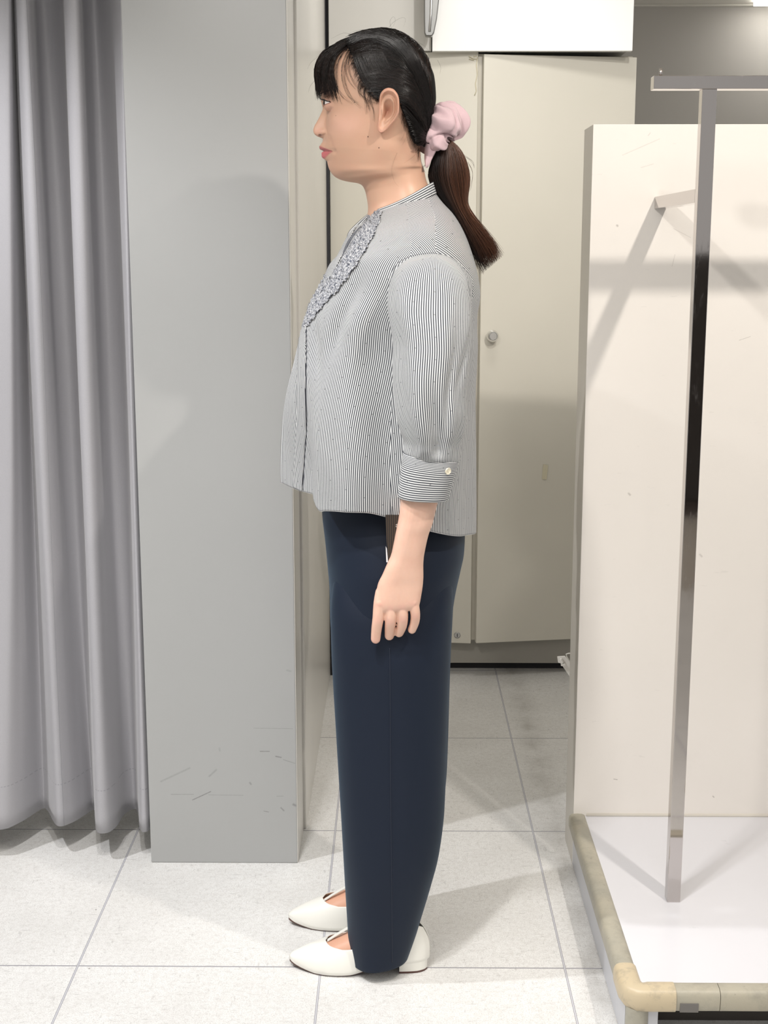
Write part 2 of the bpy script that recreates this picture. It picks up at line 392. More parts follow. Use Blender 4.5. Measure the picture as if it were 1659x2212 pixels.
# ------------------------------------------------------------------ lockers along the back
def lockers():
    root = empty('locker_unit', (.3, 4.2, 0)); tag(root, 'cream locker cabinet with two doors ajar behind the woman', 'locker')
    zt = at_y(1100, 118, 4.02).z
    xr = at_y(1363, 300, 4.06).x
    MB().box(-.1945, xr, 4.075, 4.4, .03, zt + .002).build('body', M_locker_body, root, bevel=.002)
    MB().box(-.1945, xr, 4.062, 4.074, .0285, at_y(1100, 1392, 4.06).z + .02).build('plinth', M_plinth, root, bevel=.001)
    MB().box(-.1945, xr, 4.10, 4.38, 0, .0285).build('plinth_shadow_gap', M_gap, root)
    # right door, hinged on the right, slightly open towards us
    def door(pl, plb, pr, prb, Dl, Dr, name_hinge):
        a = at_y(pl[0], pl[1], Dl); b = at_y(plb[0], plb[1], Dl); c = at_y(pr[0], pr[1], Dr); d = at_y(prb[0], prb[1], Dr)
        zt = (a.z + c.z)/2; zb = (b.z + d.z)/2; xl = (a.x + b.x)/2; xrr = (c.x + d.x)/2
        m = MB(); m.quadbox((xl, Dl), (xrr, Dr), .018, zb, zt); o = m.build('door', M_locker, root, bevel=.0012)
        return o, xl, xrr, zt, zb
    dr, xl, xrr, zt1, zb1 = door((1043, 118), (1031, 1391), (1363, 123), (1345, 1375), 3.985, 4.055, 1)
    k = at_y(1061, 725, 3.98); nrm = Vector((-(4.055-3.985), -(xrr - xl), 0)).normalized(); nrm = Vector((.15, -1, 0)).normalized()
    kn = MB(); kn.disc((k.x, 3.985 - .0, k.z), nrm, [(.011, 0), (.011, .010), (.0165, .012), (.0175, .018), (.0165, .026), (.0125, .031), (.0115, .0295), (.002, .0295)])
    kb = kn.build('knob', simple('bright_chrome', (.8, .8, .8), .12, 1), dr, smooth=True); set_auto(kb, 40)
    ce = MB(); ce.disc(Vector((k.x, 3.985, k.z)) + nrm * .0296, nrm, [(.0113, 0), (.0105, .0012), (.001, .0012)]); ce.build('knob_cap', M_satin, dr, smooth=False)
    tp = MB(); t0 = at_y(1173, 1002, 4.0); t1 = at_y(1179, 1036, 4.0)
    fr = ((t0.x - xl) / (xrr - xl)); yy = 3.985 + fr * .07 - .0005
    V = []
    for (px, py) in ((1173.5,1003),(1184,1005),(1180.5,1036),(1170.5,1035)):
        q = at_y(px, py, yy); V += [Vector((q.x, yy - .0006, q.z)), Vector((q.x, yy + .0012, q.z))]
    tp.add(V, [(0,2,4,6), (7,5,3,1), (0,1,3,2), (2,3,5,4), (4,5,7,6), (6,7,1,0)])
    tp.build('tape_mark', simple('old_tape', (.60, .56, .42), .5), dr)
    dl, xl2, xrr2, _, _ = door((713, 115), (718, 1380), (1035, 112), (1015, 1389.5), 4.05, 4.0, 0)
    lk_ = at_y(988, 1373, 4.0)
    lo = MB(); lo.disc((lk_.x, 4.008, lk_.z), (0, -1, 0), [(.0105, 0), (.0105, .004), (.0085, .0055), (.008, .004), (.001, .004)]); q = lo.build('lock', M_steel, dl, smooth=True); set_auto(q, 40)
    MB().box(lk_.x - .0011, lk_.x + .0011, 4.0005, 4.0042, lk_.z - .0045, lk_.z + .004).build('keyhole', M_gap, q)
    # peeled tape residue on the upper corner
    rs = MB()
    for P in ([(1013,121),(1022,126),(1030,128)], [(1014,127),(1024,130)], [(1032,122),(1030,140),(1031,160),(1028,180),(1029,196),(1026,206)], [(1024,122),(1030,121)]):
        rs.tube([at_y(a + random.uniform(-1, 1), b, 3.999) for a, b in P], .0013, 5)
    rs.build('glue_residue', simple('glue_residue', (.68, .63, .47), .5), dl, smooth=True)
    # post between the doors
    p0 = at_y(1037, 300, 4.07).x; p1 = at_y(1044, 300, 4.07).x
    MB().box(at_y(1000, 800, 4.07).x, at_y(1046, 800, 4.07).x, 4.008, 4.0745, at_y(1020, 1372, 4.06).z, zt1 + .004).build('post', M_locker_body, root, bevel=.001)
    # upper cupboards
    zc = at_y(1100, 116, 4.0).z
    u = empty('overhead_cupboard', (.5, 4.2, zc)); tag(u, 'bright white overhead cupboard front above the two cream locker doors', 'cupboard')
    x0 = at_y(934, 60, 3.97).x; x1 = at_y(1368, 60, 3.97).x
    MB().box(x0, x1, 3.97, 3.99, zc + .003, 2.395).build('front_panel', M_white_cab, u, bevel=.0015)
    MB().box(x0 + .004, x1 - .004, 3.99, 4.4, zc + .012, 2.39).build('body', M_white_cab, u)
    u2 = MB().box(-.1945, x0 - .002, 4.0, 4.4, zt + .008, 2.395).build('side_cupboard', laminate('greige_cupboard', (.60, .585, .55), .4, .03), bevel=.0015)
    tag(u2, 'pale grey cupboard front above the woman, left of the steel bracket', 'cupboard')
    # steel hanging bracket
    D = 3.90
    br = empty('hanging_bracket', at_y(930, 60, D)); tag(br, 'polished steel flat bar bracket hanging in front of the white cupboard', 'bracket')
    a = [at_y(917, -60, D), at_y(916.5, 60, D), at_y(917.5, 76, D)]
    m = MB()
    L = [(916,-330),(916,-60),(916,40),(916.5,70),(920,78)]; Rr = [(962,-330),(955,-60),(944,40),(938,70),(933,78)]
    rings = []
    for (lx, ly), (rx, ry) in zip(L, Rr):
        p = at_y(lx, ly, D); q = at_y(rx, ry, D); z = (p.z + q.z)/2
        rings.append([Vector((p.x, D, z)), Vector((q.x, D, z)), Vector((q.x, D + .03, z)), Vector((p.x, D + .03, z))])
    m.loft(rings, True); o = m.build('bar', simple('dull_steel', (.22, .22, .215), .35, 1), br, bevel=.003, seg=3)
    m = MB(); p = at_y(928, -60, D - .001)
    m.tube([at_y(933,-60,D-.001), at_y(931,30,D-.001), at_y(928,68,D-.001)], .0035, 8); m.build('ridge', M_satin, br, smooth=True)
lockers()

# ------------------------------------------------------------------ display partition, platform, rail
def display():
    x0 = .3795; zt = 1.539
    root = empty('display_partition', (1.2, 2.78, 0)); tag(root, 'scuffed cream low partition panel standing behind the chrome rail', 'partition')
    b = MB().box(x0, 2.4, PD, 2.845, 0, zt).build('board', M_panel, root, bevel=.0012)
    b.data.materials.append(M_panel_edge)
    for f in b.data.polygons:
        if f.normal.x < -.9 or f.normal.z > .9: f.material_index = 1
    k = MB(); k.tube([(x0 + .028, PD - .001, .1125), (2.38, PD - .001, .1125)], .0036, 8); k.build('silicone_joint', simple('joint', (.68, .64, .57), .5), root, smooth=True)
    pl = empty('display_platform', (1.2, 2.3, 0)); tag(pl, 'low white display platform with worn beige bumper edge at bottom right', 'platform')
    MB().box(.3975, 2.4, 2.045, PD - .001, .085, .1105).build('top', M_platform, pl)
    MB().box(.380, .3972, 2.045, PD - .001, .002, .108).build('side_board', M_platside, pl)
    MB().box(.430, 2.4, 2.12, 2.135, 0, .084).build('recess_board', M_recess, pl)
    MB().box(.3975, .432, 2.03, 2.115, 0, .084).build('corner_foot', M_platside, pl, bevel=.001)
    # bumper: D-shaped extrusion along the left and front edges
    def dprof(c, ux, uz, w, h, n=12):
        return [c + ux * (w * (1 - abs(math.cos(a)) ** 1.0) if False else 0) for a in range(0)]
    def bump_piece(name, p0, p1, nx, w=.0185, h=.019, zc=.0965, par=pl, bev=0.0, mat=M_trim):
        rings = []
        for p in (p0, p1):
            ring = []
            for k in range(20):
                a = 2 * math.pi * k / 20; c, s = math.cos(a), math.sin(a)
                e = .62
                ring.append(Vector(p) + Vector(nx) * (w * math.copysign(abs(c) ** e, c)) + Vector((0, 0, zc + h * math.copysign(abs(s) ** e, s))))
            rings.append(ring)
        m = MB(); m.loft(rings); o = m.build(name, mat, par); set_auto(o, 40); return o
    bump_piece('side_bumper', (.388, 2.722, 0), (.388, 2.098, 0), (1, 0, 0))
    for xa, xb in ((.4555, .5285), (.5295, 2.4)):
        bump_piece('front_bumper', (xa, 2.032, 0), (xb, 2.032, 0), (0, 1, 0), .0185, .020)
    # moulded corner cap
    m = MB()
    path = [((.388, 2.102), (1, 0)), ((.388, 2.055), (1, 0)), ((.3925, 2.038), (.92, .38)), ((.402, 2.031), (.5, .86)), ((.415, 2.0315), (0, 1)), ((.457, 2.0315), (0, 1))]
    rings = []
    for (x, y), n in path:
        n = Vector((n[0], n[1], 0)).normalized(); ring = []
        for k in range(20):
            a = 2*math.pi*k/20; c, s = math.cos(a), math.sin(a); e = .62
            ring.append(Vector((x, y, .0965)) + n * (.0200 * math.copysign(abs(c)**e, c)) + Vector((0, 0, .0212 * math.copysign(abs(s)**e, s))))
        rings.append(ring)
    m.loft(rings)
    N = NT('corner_cap_beige'); p = N.pos(); n = N.noise(p, 40, 5, .7)
    N.set(N.mix(N.ramp(n, .5, .7), (.58, .485, .33), (.42, .36, .26)), .4); N.bump(n, .2, .001)
    o = m.build('corner_cap', N.m, pl); set_auto(o, 50)
    m = MB(); m.tube([(.398, 2.036, 0), (.398, 2.036, .08)], .019, 16); o = m.build('corner_post', M_trim, pl); set_auto(o, 40)
    MB().box(.4635, .4935, 2.0122, 2.016, .080, .0955).build('tape_patch', M_tape, pl)
    # chrome T rail
    YP = 2.3306; hw = .0121
    r = empty('clothes_rail', (.515, YP, .11)); tag(r, 'square chrome tube T-shaped clothes rail standing on the white platform', 'clothes rail')
    xb = (.5028 + .5269)/2 + .001
    ztop = at_y(1540, 192, YP).z
    MB().box(xb - hw, xb + hw, YP, YP + .024, .1106, ztop).build('upright', M_chrome, r, bevel=.0008)
    c0 = at_y(1413, 163, YP - .002); c1 = at_y(1413, 192, YP - .002)
    MB().box(c0.x, c0.x + .62, YP - .002, YP + .027, c1.z, c0.z).build('crossbar', M_chrome, r, bevel=.0008)
    a0 = at_y(1427, 163, YP + .012)
    pin = MB(); pin.tube([(a0.x, YP + .012, c0.z - .001), (a0.x, YP + .012, c0.z + .013)], .0028, 10); pin.build('end_pin', M_chrome, r, smooth=True)
    e = at_y(1424, 425, PD); f = at_y(1424, 451, PD); f2 = at_y(1444, 449, PD)
    MB().box(xb - hw - .0, xb + .011, YP + .024, PD - .0005, f.z, e.z).build('wall_arm', M_chrome, r, bevel=.0008)
    print('arm x', xb, e, f2)
    # white wire rack foot behind the partition
    w = empty('wire_rack_foot', at_y(1218, 1440, 3.1)); tag(w, 'white metal rack foot peeking out behind the left edge of the partition', 'rack foot')
    D = 3.05
    P = [(1204,1419),(1221,1418),(1250,1452),(1250,1490),(1211,1433),(1206,1432)]
    V = [at_y(a, b, D) for a, b in P] + [at_y(a, b, D) + Vector((0, .006, 0)) for a, b in P]; n = len(P)
    MB().add(V, [tuple(range(n)), tuple(range(2*n-1, n-1, -1))] + [(i, (i+1) % n, n + (i+1) % n, n + i) for i in range(n)]).build('foot_plate', M_wire, w, bevel=.001)
    m = MB(); q = at_y(1212, 1428, D - .004); m.tube([at_y(1211, 1423, D - .004), at_y(1215, 1432, D - .004)], .0035, 10); m.box(q.x + .0, q.x + .009, D - .008, D - .001, q.z - .011, q.z - .006); m.build('bolt', M_wire, w)
    m = MB(); m.tube([at_y(1250, 1411, D+.01), at_y(1228, 1411.5, D+.01), at_y(1223, 1413, D+.01), at_y(1224, 1418, D+.01), at_y(1250, 1460, D+.01)], .0014, 8); m.build('wire', M_wire, w, smooth=True)
    q = at_y(1249, 1470, D + .003); m = MB(); m.tube([(q.x, D + .003, 0), (q.x, D + .003, q.z + .02)], .006, 12); m.build('leg', M_wire, w, smooth=True)
display()

# added dark box behind the camera, there only for the chrome to reflect
def add_reflection_box():
    r = empty('dark_reflection_box', (1.45, -.6, 0)); tag(r, 'added dark box behind the camera for the chrome upright of the clothes rail to reflect', 'reflection box')
    MB().box(1.05, 1.9, -.8, -.4, .35, 1.28).build('body', simple('reflected_dark', (.025, .02, .018), .4), r, bevel=.01)
    MB().box(1.03, 1.92, -.82, -.38, .30, .35).build('base', simple('reflected_dark_base', (.05, .035, .03), .4), r, bevel=.005)
    MB().box(1.1, 1.85, -.78, -.42, 0, .30).build('plinth', simple('reflected_pale_base', (.6, .56, .5), .4), r)
add_reflection_box()

# ================================================================== the woman
YC = 2.37
PERSON = empty('person', (0.0, YC, 0)); tag(PERSON, 'woman with low ponytail in striped blouse and navy trousers standing in profile facing left', 'person')

def skin_mat():
    N = NT('skin'); at = N.n('ShaderNodeAttribute', attribute_name='tint'); p = N.pos()
    n = N.noise(p, 35, 4, .6); c = N.mix(N.math('MULTIPLY', N.ramp(n, .4, .7), .22), at.outputs['Color'], (.62, .30, .21))
    for (px, py, r) in ((795, 295.5, .0011), (818.5, 319.5, .0011), (766, 221, .0010), (724.5, 248, .0006)):
        q = at_y(px, py, YC - .066)
        x, y, z = N.sep(p)
        dxx = N.math('SUBTRACT', x, q.x + (0)); dzz = N.math('SUBTRACT', z, q.z)
        d = N.math('SQRT', N.math('ADD', N.math('MULTIPLY', dxx, dxx), N.math('MULTIPLY', dzz, dzz)))
        near = N.math('MULTIPLY', N.math('LESS_THAN', d, r), N.math('LESS_THAN', y, YC - .03))
        c = N.mix(N.math('MULTIPLY', near, .8), c, (.08, .03, .02))
    N.set(c, .42, 0, .45, Subsurface_Weight=.12, Subsurface_Radius=(.008, .003, .0015), Subsurface_Scale=.6)
    N.bump(N.noise(p, 700, 2), .04, .0004); return N.m
M_skin = skin_mat()
SKIN = np.array([.62, .385, .27]); SKIN_ARM = np.array([.80, .52, .40])  # head colour darkened to stand in for dimmer light than on the arms

# ---------------- head and neck and torso: rows of (profile, face plane, back of the head)
HK = [ # pfx  pfy    mx   my    bx   by     W     n   sig   pw
 (814, 76.5, 814, 76.5, 817, 76.5, .002, 2.0, .030, 2),
 (800, 78,   800, 78,   832, 78,   .016, 2.0, .030, 2),
 (762, 90,   762, 90,   868, 92,   .044, 2.05,.030, 2),
 (731, 108,  731, 108,  902, 118,  .061, 2.4, .030, 2),
 (710, 134,  711, 134,  921, 150,  .070, 2.5, .030, 2),
 (700, 162,  702, 162,  929, 182,  .0735,2.5, .030, 2),
 (695.5,186, 699, 186,  930, 210,  .0745,2.5, .030, 2),
 (692.5,206, 699, 206,  927, 234,  .0745,2.5, .026, 2),
 (694, 220,  703, 220,  924, 248,  .0735,2.5, .014, 2),
 (697, 234,  708, 233,  920, 262,  .073, 2.5, .0095,2),
 (692, 248,  708, 246,  916, 276,  .072, 2.5, .0088,2),
 (685.5,261, 707, 258,  913, 288,  .071, 2.5, .0100,2),
 (679, 273,  706, 269,  911, 298,  .070, 2.5, .0115,2.2),
 (676.8,281.5,705, 277, 910, 305,  .069, 2.5, .0130,2.4),
 (678.5,288.5,704, 283, 909, 310,  .0685,2.5, .0150,3),
 (684.5,294, 703, 288,  908, 314,  .068, 2.4, .0150,3),
 (693, 297.5,702, 293,  908, 318,  .0675,2.4, .0120,3),
 (697.5,300, 702, 298,  908, 322,  .067, 2.4, .0120,2),
 (697, 305,  703, 304,  908, 326,  .0665,2.4, .0150,2),
 (693, 311.5,704, 311,  908, 330,  .066, 2.4, .0170,2),
 (690.3,317, 705, 316,  908, 334,  .0655,2.4, .0180,2),
 (691.5,322, 706, 321,  909, 337,  .065, 2.4, .0185,2),
 (698.5,326.5,708,326,  909, 340,  .0645,2.4, .0190,2),
 (695.3,331, 710, 331,  909, 343,  .064, 2.4, .0180,2),
 (695.6,337.5,712, 337, 910, 346,  .063, 2.4, .0180,2),
 (700, 343.5,714, 343,  910, 349,  .062, 2.4, .0180,2),
 (706.5,349, 716, 349,  911, 352,  .0615,2.4, .0200,2),
 (708, 356,  719, 356,  912, 355,  .060, 2.4, .0220,2),
 (710.5,364, 722, 364,  913, 358,  .0585,2.4, .0230,2),
 (715.5,373.5,728,373,  914, 361,  .0590,2.4, .0240,2),
 (725, 383,  737, 381,  915, 364,  .0580,2.05,.0260,2),
 (739, 389.5,747, 388,  916, 367,  .0560, 2.0, .0280,2),
 (755, 393,  759, 392,  917, 371,  .0525, 2.0, .0300,2),
 (771, 395.5,772, 395,  918, 376,  .0490,2.0, .0300,2),
 (782, 400.5,782, 400,  919, 382,  .0475,2.0, .0300,2),
 (788, 411,  788, 411,  921, 390,  .0475,2.0, .0300,2),
 (792, 427,  792, 427,  925, 400,  .0485, 2.0, .0300,2),
 (795, 450,  795, 450,  930, 412,  .0520, 2.0, .0300,2),
 (790, 480,  790, 480,  940, 440,  .068, 2.4, .0300,2)]
BK = [(765, 520, 958, 480, .115), (735, 570, 985, 530, .145), (700, 640, 1000, 620, .150), (680, 720, 1000, 720, .138),
      (690, 830, 990, 830, .118), (705, 950, 985, 950, .115), (720, 1080, 980, 1080, .118), (725, 1200, 970, 1200, .122), (735, 1290, 955, 1290, .10), (760, 1310, 930, 1310, .06)]

def smooth_(t): return t*t*(3-2*t)
def section(fx, fz, mx, mz, bx, bz, W, n, sig, pw, NC, k=.5, Wb=None):
    u = np.arange(NC) / NC; th = 2*np.pi*u - k*np.sin(2*np.pi*u)
    c, s = np.cos(th), np.sin(th); e = 2.0 / n
    t = (1 - np.sign(c)*np.abs(c)**e) / 2; t = t + .06*np.sin(np.pi*t)**2
    bl = np.clip((t-.34)/.34, 0, 1); bl = bl*bl*(3-2*bl); We = W if Wb is None else W*(1-bl) + Wb*bl
    y = -We * np.sign(s)*np.abs(s)**e
    x = mx + (bx - mx)*t; z = mz + (bz - mz)*t
    gg = np.exp(-(np.abs(y)/sig)**pw) * (t < .45)
    return np.stack([x + (fx - mx)*gg, YC + y, z + (fz - mz)*gg], 1), gg

def build_head():
    NC = 300; K = []
    for r in HK:
        p = at_y(r[0], r[1], YC); m = at_y(r[2], r[3], YC); b = at_y(r[4], r[5], YC)
        K.append([p.x, p.z, m.x, m.z, b.x, b.z, r[6], r[7], r[8], r[9]])
    for r in BK:
        p = at_y(r[0], r[1], YC); b = at_y(r[2], r[3], YC)
        K.append([p.x, p.z, p.x, p.z, b.x, b.z, r[4], 2.5, .03, 2])
    K = np.array(K)
    d = np.hypot(np.diff(K[:, 0]), np.diff(K[:, 1])); arc = np.concatenate([[0], np.cumsum(np.maximum(d, .002))])
    nh = len(HK) - 1
    T = np.concatenate([np.arange(0, arc[nh], .00095), np.linspace(arc[nh], arc[-1], 26)])
    rows = pchip(K, T, arc)
    nn = int(len(np.arange(0, arc[nh], .00095)))
    for col, rad in ((2, 3), (3, 3), (4, 14), (5, 14), (6, 14), (7, 14)):
        a = rows[:nn, col].copy(); kk = np.exp(-np.linspace(-2, 2, 2*rad+1)**2); kk /= kk.sum()
        ap = np.concatenate([2*a[0]-a[rad:0:-1], a, 2*a[-1]-a[-2:-rad-2:-1]]); sm = np.convolve(ap, kk, 'valid')
        w = np.clip(np.arange(nn)/30, 0, 1)*np.clip((nn-1-np.arange(nn))/10, 0, 1); rows[:nn, col] = a*(1-w) + sm*w
    V = []; WB = rows[:nn, 6].copy(); kk = np.exp(-np.linspace(-2, 2, 141)**2); kk /= kk.sum()
    sm = np.convolve(np.concatenate([np.full(70, WB[0]), WB, np.full(70, WB[-1])]), kk, 'valid'); w = smooth_(np.clip((np.arange(len(WB))-60)/60, 0, 1))*smooth_(np.clip((nn-np.arange(len(WB)))/25, 0, 1)); WB = np.concatenate([WB*(1-w) + sm*w, rows[nn:, 6]])
    for r, wb in zip(rows, WB):
        P, _ = section(*r, NC, Wb=wb); V.append(P)
    V = np.array(V)          # rows x NC x 3
    X, Y, Z = V[..., 0], V[..., 1], V[..., 2]
    dyc = np.abs(Y - YC)
    px, py = proj_mid(X, Z, YC - dyc)
    front = px < 790
    tint = np.tile(SKIN, V.shape[:2] + (1,))
    def gauss(cx, cy, sx, sy): return np.exp(-((px-cx)/sx)**2 - ((py-cy)/sy)**2)
    # wing of the nose
    w = np.exp(-((px-696.5)/7.5)**2 - ((py-286)/8)**2) * (dyc > .004) * (dyc < .03)
    V[..., 1] += np.sign(Y - YC) * w * .0030
    w = np.exp(-((px-706.5)/2.6)**2 - ((py-287)/8)**2) * (dyc > .006) * (dyc < .03)       # groove behind it
    V[..., 0] += w * .0016; V[..., 1] -= np.sign(Y - YC) * w * .0010
    nos = np.exp(-((px-691.5)/3.0)**2 - ((py-293)/2.2)**2) * (dyc > .003) * (dyc < .014)
    V[..., 2] += nos * .002
    # soft fold from nose to mouth corner, cheek fullness
    for q in np.linspace(0, 1, 9):
        cx, cy = 709 + 13*q, 292 + 38*q
        w = gauss(cx, cy, 4.5, 5) * (dyc > .012) * (1-.3*q); V[..., 0] += w * .0007
    w = gauss(752, 285, 34, 34) * (dyc > .02); V[..., 1] += np.sign(Y - YC) * w * .0028
    w = gauss(722, 262, 16, 14) * (dyc > .015); V[..., 0] -= w * .0022
    w = gauss(722, 327, 5, 5) * (dyc > .015); V[..., 0] += w * .0014
    w = gauss(838, 320, 26, 22) ; V[..., 1] += np.sign(Y - YC) * w * .003
    # lips
    def inpoly(poly):
        ins = np.zeros(px.shape, bool); n = len(poly)
        for i in range(n):
            x1, y1 = poly[i]; x2, y2 = poly[(i+1) % n]
            c = ((y1 > py) != (y2 > py)) & (px < (x2-x1)*(py-y1)/((y2-y1) if y2 != y1 else 1e-9) + x1); ins ^= c
        return ins
    up = inpoly([(680,312),(690,314.5),(697,317.5),(707,321.5),(719,326),(712,327.5),(704,327),(698,327.5),(680,326)]) & (dyc < .034)
    lo = inpoly([(680,326),(698,326.5),(704,326.5),(712,327),(718,326.5),(713,331),(707,336.5),(701,343),(697,344),(680,342)]) & (dyc < .034)
    def soft(mk):
        f = mk.astype(float)
        for _ in range(2): f = (f*2 + np.roll(f, 1, 0) + np.roll(f, -1, 0) + np.roll(f, 1, 1) + np.roll(f, -1, 1))/6
        return f[..., None]
    for mk, cc in ((soft(up), (.43, .135, .135)), (soft(lo), (.56, .15, .165))): tint[:] = tint*(1-mk) + np.array(cc)*mk
    V[..., 0][up | lo] -= .0007
    ml = np.zeros(px.shape)
    for q in np.linspace(0, 1, 12): ml = np.maximum(ml, np.exp(-((px-(697+22*q))/2.2)**2 - ((py-(326.8 - .3*q))/1.25)**2))
    ml *= (dyc < .034); tint[:] = tint*(1-.6*ml[..., None]) + np.array([.20, .05, .05])*.6*ml[..., None]; V[..., 0] += ml*.0012
    nost = np.clip(nos*1.5, 0, 1)[..., None]; tint[:] = tint*(1-.85*nost) + np.array([.10, .03, .02])*.85*nost
    # blush, cooler lower jaw, faint darkening by fine hair at the hairline
    b = (gauss(745, 268, 34, 26) * .35)[..., None]; tint[:] = tint*(1-b) + np.array([.82, .46, .38])*b
    b = (gauss(688, 284, 10, 9) * .35)[..., None]; tint[:] = tint*(1-b) + np.array([.82, .42, .34])*b
    for (cx, cy, sx, sy, a) in ((775,120,20,30,.5),(782,165,16,26,.5),(800,200,16,16,.4),(870,285,12,40,.35),(895,340,14,24,.3)):
        b = (gauss(cx, cy, sx, sy) * a)[..., None]; tint[:] = tint*(1-b) + np.array([.16, .09, .06])*b
    # eyes
    for sgn in (-1, 1):
        cx, cz = EYE.x, EYE.z; cy = YC + sgn * EY; out = sgn
        dy = (Y - cy) * sgn; dz = Z - cz; rho = np.hypot(dy, dz)
        sel = (rho < .021) & (X < cx + .03)
        RL = .01345
        xs = cx - np.sqrt(np.clip(RL**2 - rho**2, 0, None)) + np.clip(rho - RL, 0, None) * 1.0
        a = np.clip((.021 - rho) / (.021 - .0135), 0, 1); a = a*a*(3-2*a)
        a = a * (1 - .9*np.clip((-dz - .0055)/.004, 0, 1)) * (1 - .6*np.clip((dy - .013)/.004, 0, 1)*(dz < .002))
        V[..., 0] = np.where(sel, V[..., 0]*(1-a) + xs*a, V[..., 0])
        xin = cx - np.sqrt(np.clip(.0134**2 - rho**2, 0, None)); V[..., 0] = np.where(sel & (rho < .0130), np.minimum(V[..., 0], xin), V[..., 0])
        q = np.clip(1 - (dy/.0140)**2, 0, 1)
        hole = sel & (np.abs(dy) < .0140) & (dz < .0054*q**.6) & (dz > -.0042*q**.7)
        V[..., 0] = np.where(hole, V[..., 0] + .0040, V[..., 0])
        rim = sel & ~hole & (rho < .0185)
        ll = np.exp(-((dz - .0085*q**.5)/.0012)**2) * (np.abs(dy) < .0135) * sel      # lid crease
        V[..., 0] += ll*.0009
        tint[hole] = (.35, .14, .12); s = (np.clip(1-np.abs(rho-.012)/.008, 0, 1) * .3 * rim)[..., None]
        tint[:] = tint*(1-s) + np.array([.66, .36, .30])*s
    return V, tint

def grid_faces(nr, nc, base=0, closed=True, cap0=True, cap1=True):
    F_ = []
    for i in range(nr - 1):
        for k in range(nc if closed else nc - 1):
            q = (k + 1) % nc; F_.append((base+i*nc+k, base+i*nc+q, base+(i+1)*nc+q, base+(i+1)*nc+k))
    if cap0: F_.append(tuple(base + k for k in range(nc-1, -1, -1)))
    if cap1: F_.append(tuple(base + (nr-1)*nc + k for k in range(nc)))
    return F_

EY = .0315
EYE = at_y(714.5, 222.5, YC - .036)
BV, BF, BT = [], [], []
def add_body(V, Fc, T):
    b = len(BV); BV.extend(map(tuple, V)); BF.extend([tuple(i + b for i in f) for f in Fc]); BT.extend(map(tuple, T))

headV, headT = build_head()
add_body(headV.reshape(-1, 3), grid_faces(headV.shape[0], headV.shape[1]), headT.reshape(-1, 3))
hb = BVHTree.FromPolygons([Vector(v) for v in headV.reshape(-1, 3)], grid_faces(headV.shape[0], headV.shape[1]))

# ---------------- ears
def build_ear(sgn):
    out = [(0,861.5,226),(25,861,243),(50,854,258),(75,843,270),(95,832,280),(112,824,284),(128,818,281),(140,816.5,272),(155,818,262),(172,820,248),
           (195,820,232),(215,820,216),(235,822,204),(255,829,195),(275,839,191.5),(300,850,195),(325,858,205),(345,861,215)]
    ED = YC - .094; C = at_y(838, 236, ED)
    pts = []
    for a, x, y in out:
        p = at_y(x, y, ED); pts.append((a, p.x - C.x, p.z - C.z))
    A = np.array([p[0] for p in pts] + [360]); PX = np.array([p[1] for p in pts] + [pts[0][1]]); PZ = np.array([p[2] for p in pts] + [pts[0][2]])
    NP, NRR = 120, 34; V = []; T = []
    ths = np.linspace(0, 360, NP, endpoint=False); kk = np.exp(-np.linspace(-2, 2, 13)**2); kk /= kk.sum()
    sx_ = np.interp(ths, A, PX); sz_ = np.interp(ths, A, PZ)
    sx_ = np.convolve(np.concatenate([sx_[-6:], sx_, sx_[:6]]), kk, 'valid'); sz_ = np.convolve(np.concatenate([sz_[-6:], sz_, sz_[:6]]), kk, 'valid')
    A = np.append(ths, 360); PX = np.append(sx_, sx_[0])*1.03; PZ = np.append(sz_, sz_[0])*1.03
    def base_y(x, z):
        h = hb.ray_cast(Vector((x, YC - .5, z)), Vector((0, 1, 0)))
        return (YC - h[0].y) if h[0] else .07
    rs = list(np.linspace(0, 1, NRR)) + [1.03, 1.0, .93, .85]
    def hgt(r, th):
        # th in image sense: 0 = rear, 90 = down, 180 = face side, 270 = up
        rear = .5 + .5*math.cos(math.radians(th - 330)); lobe = math.exp(-((th-112)/28)**2); face = math.exp(-((th-180)/38)**2)
        flare = .004 + .0135*rear*(1-.3*lobe) 
        rim = math.exp(-((r-.90)/.075)**2) * (.0042*(1-face)*(1-.75*lobe))
        scapha = -math.exp(-((r-.72)/.08)**2) * .0024*rear*(1-lobe)
        anti = math.exp(-((r-.53)/.09)**2) * .0036*(rear)*(1-.4*lobe)
        concha = -math.exp(-((r*1.0)/.40)**2) * .0075
        trag = math.exp(-((r-.62)/.16)**2) * math.exp(-((th-178)/26)**2) * .0048
        antit = math.exp(-((r-.5)/.12)**2) * math.exp(-((th-95)/22)**2) * .003
        return flare*r**.8 + .0075 + rim + scapha + anti + concha + trag + antit
    y0 = base_y(C.x - .006, C.z)
    for j, r in enumerate(rs):
        for th in ths:
            x = C.x + np.interp(th, A, PX)*r; z = C.z + np.interp(th, A, PZ)*r
            if j < NRR: h = y0 + hgt(r, th)
            elif j == NRR: h = y0 + hgt(1.0, th) - .0012
            elif j == NRR+1: h = y0 + hgt(1.0, th) - .0032
            elif j == NRR+2: h = y0 + hgt(1.0, th)*.55 - .002
            else: h = y0 - .004
            V.append((x, YC + sgn*h, z))
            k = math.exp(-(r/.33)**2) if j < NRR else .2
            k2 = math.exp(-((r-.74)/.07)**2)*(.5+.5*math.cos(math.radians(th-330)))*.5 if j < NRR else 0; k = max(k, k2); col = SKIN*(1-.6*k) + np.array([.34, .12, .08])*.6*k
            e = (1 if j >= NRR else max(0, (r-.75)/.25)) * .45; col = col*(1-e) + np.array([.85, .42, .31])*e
            T.append(col)
    return V, grid_faces(len(rs), NP, 0, True, False, True), T
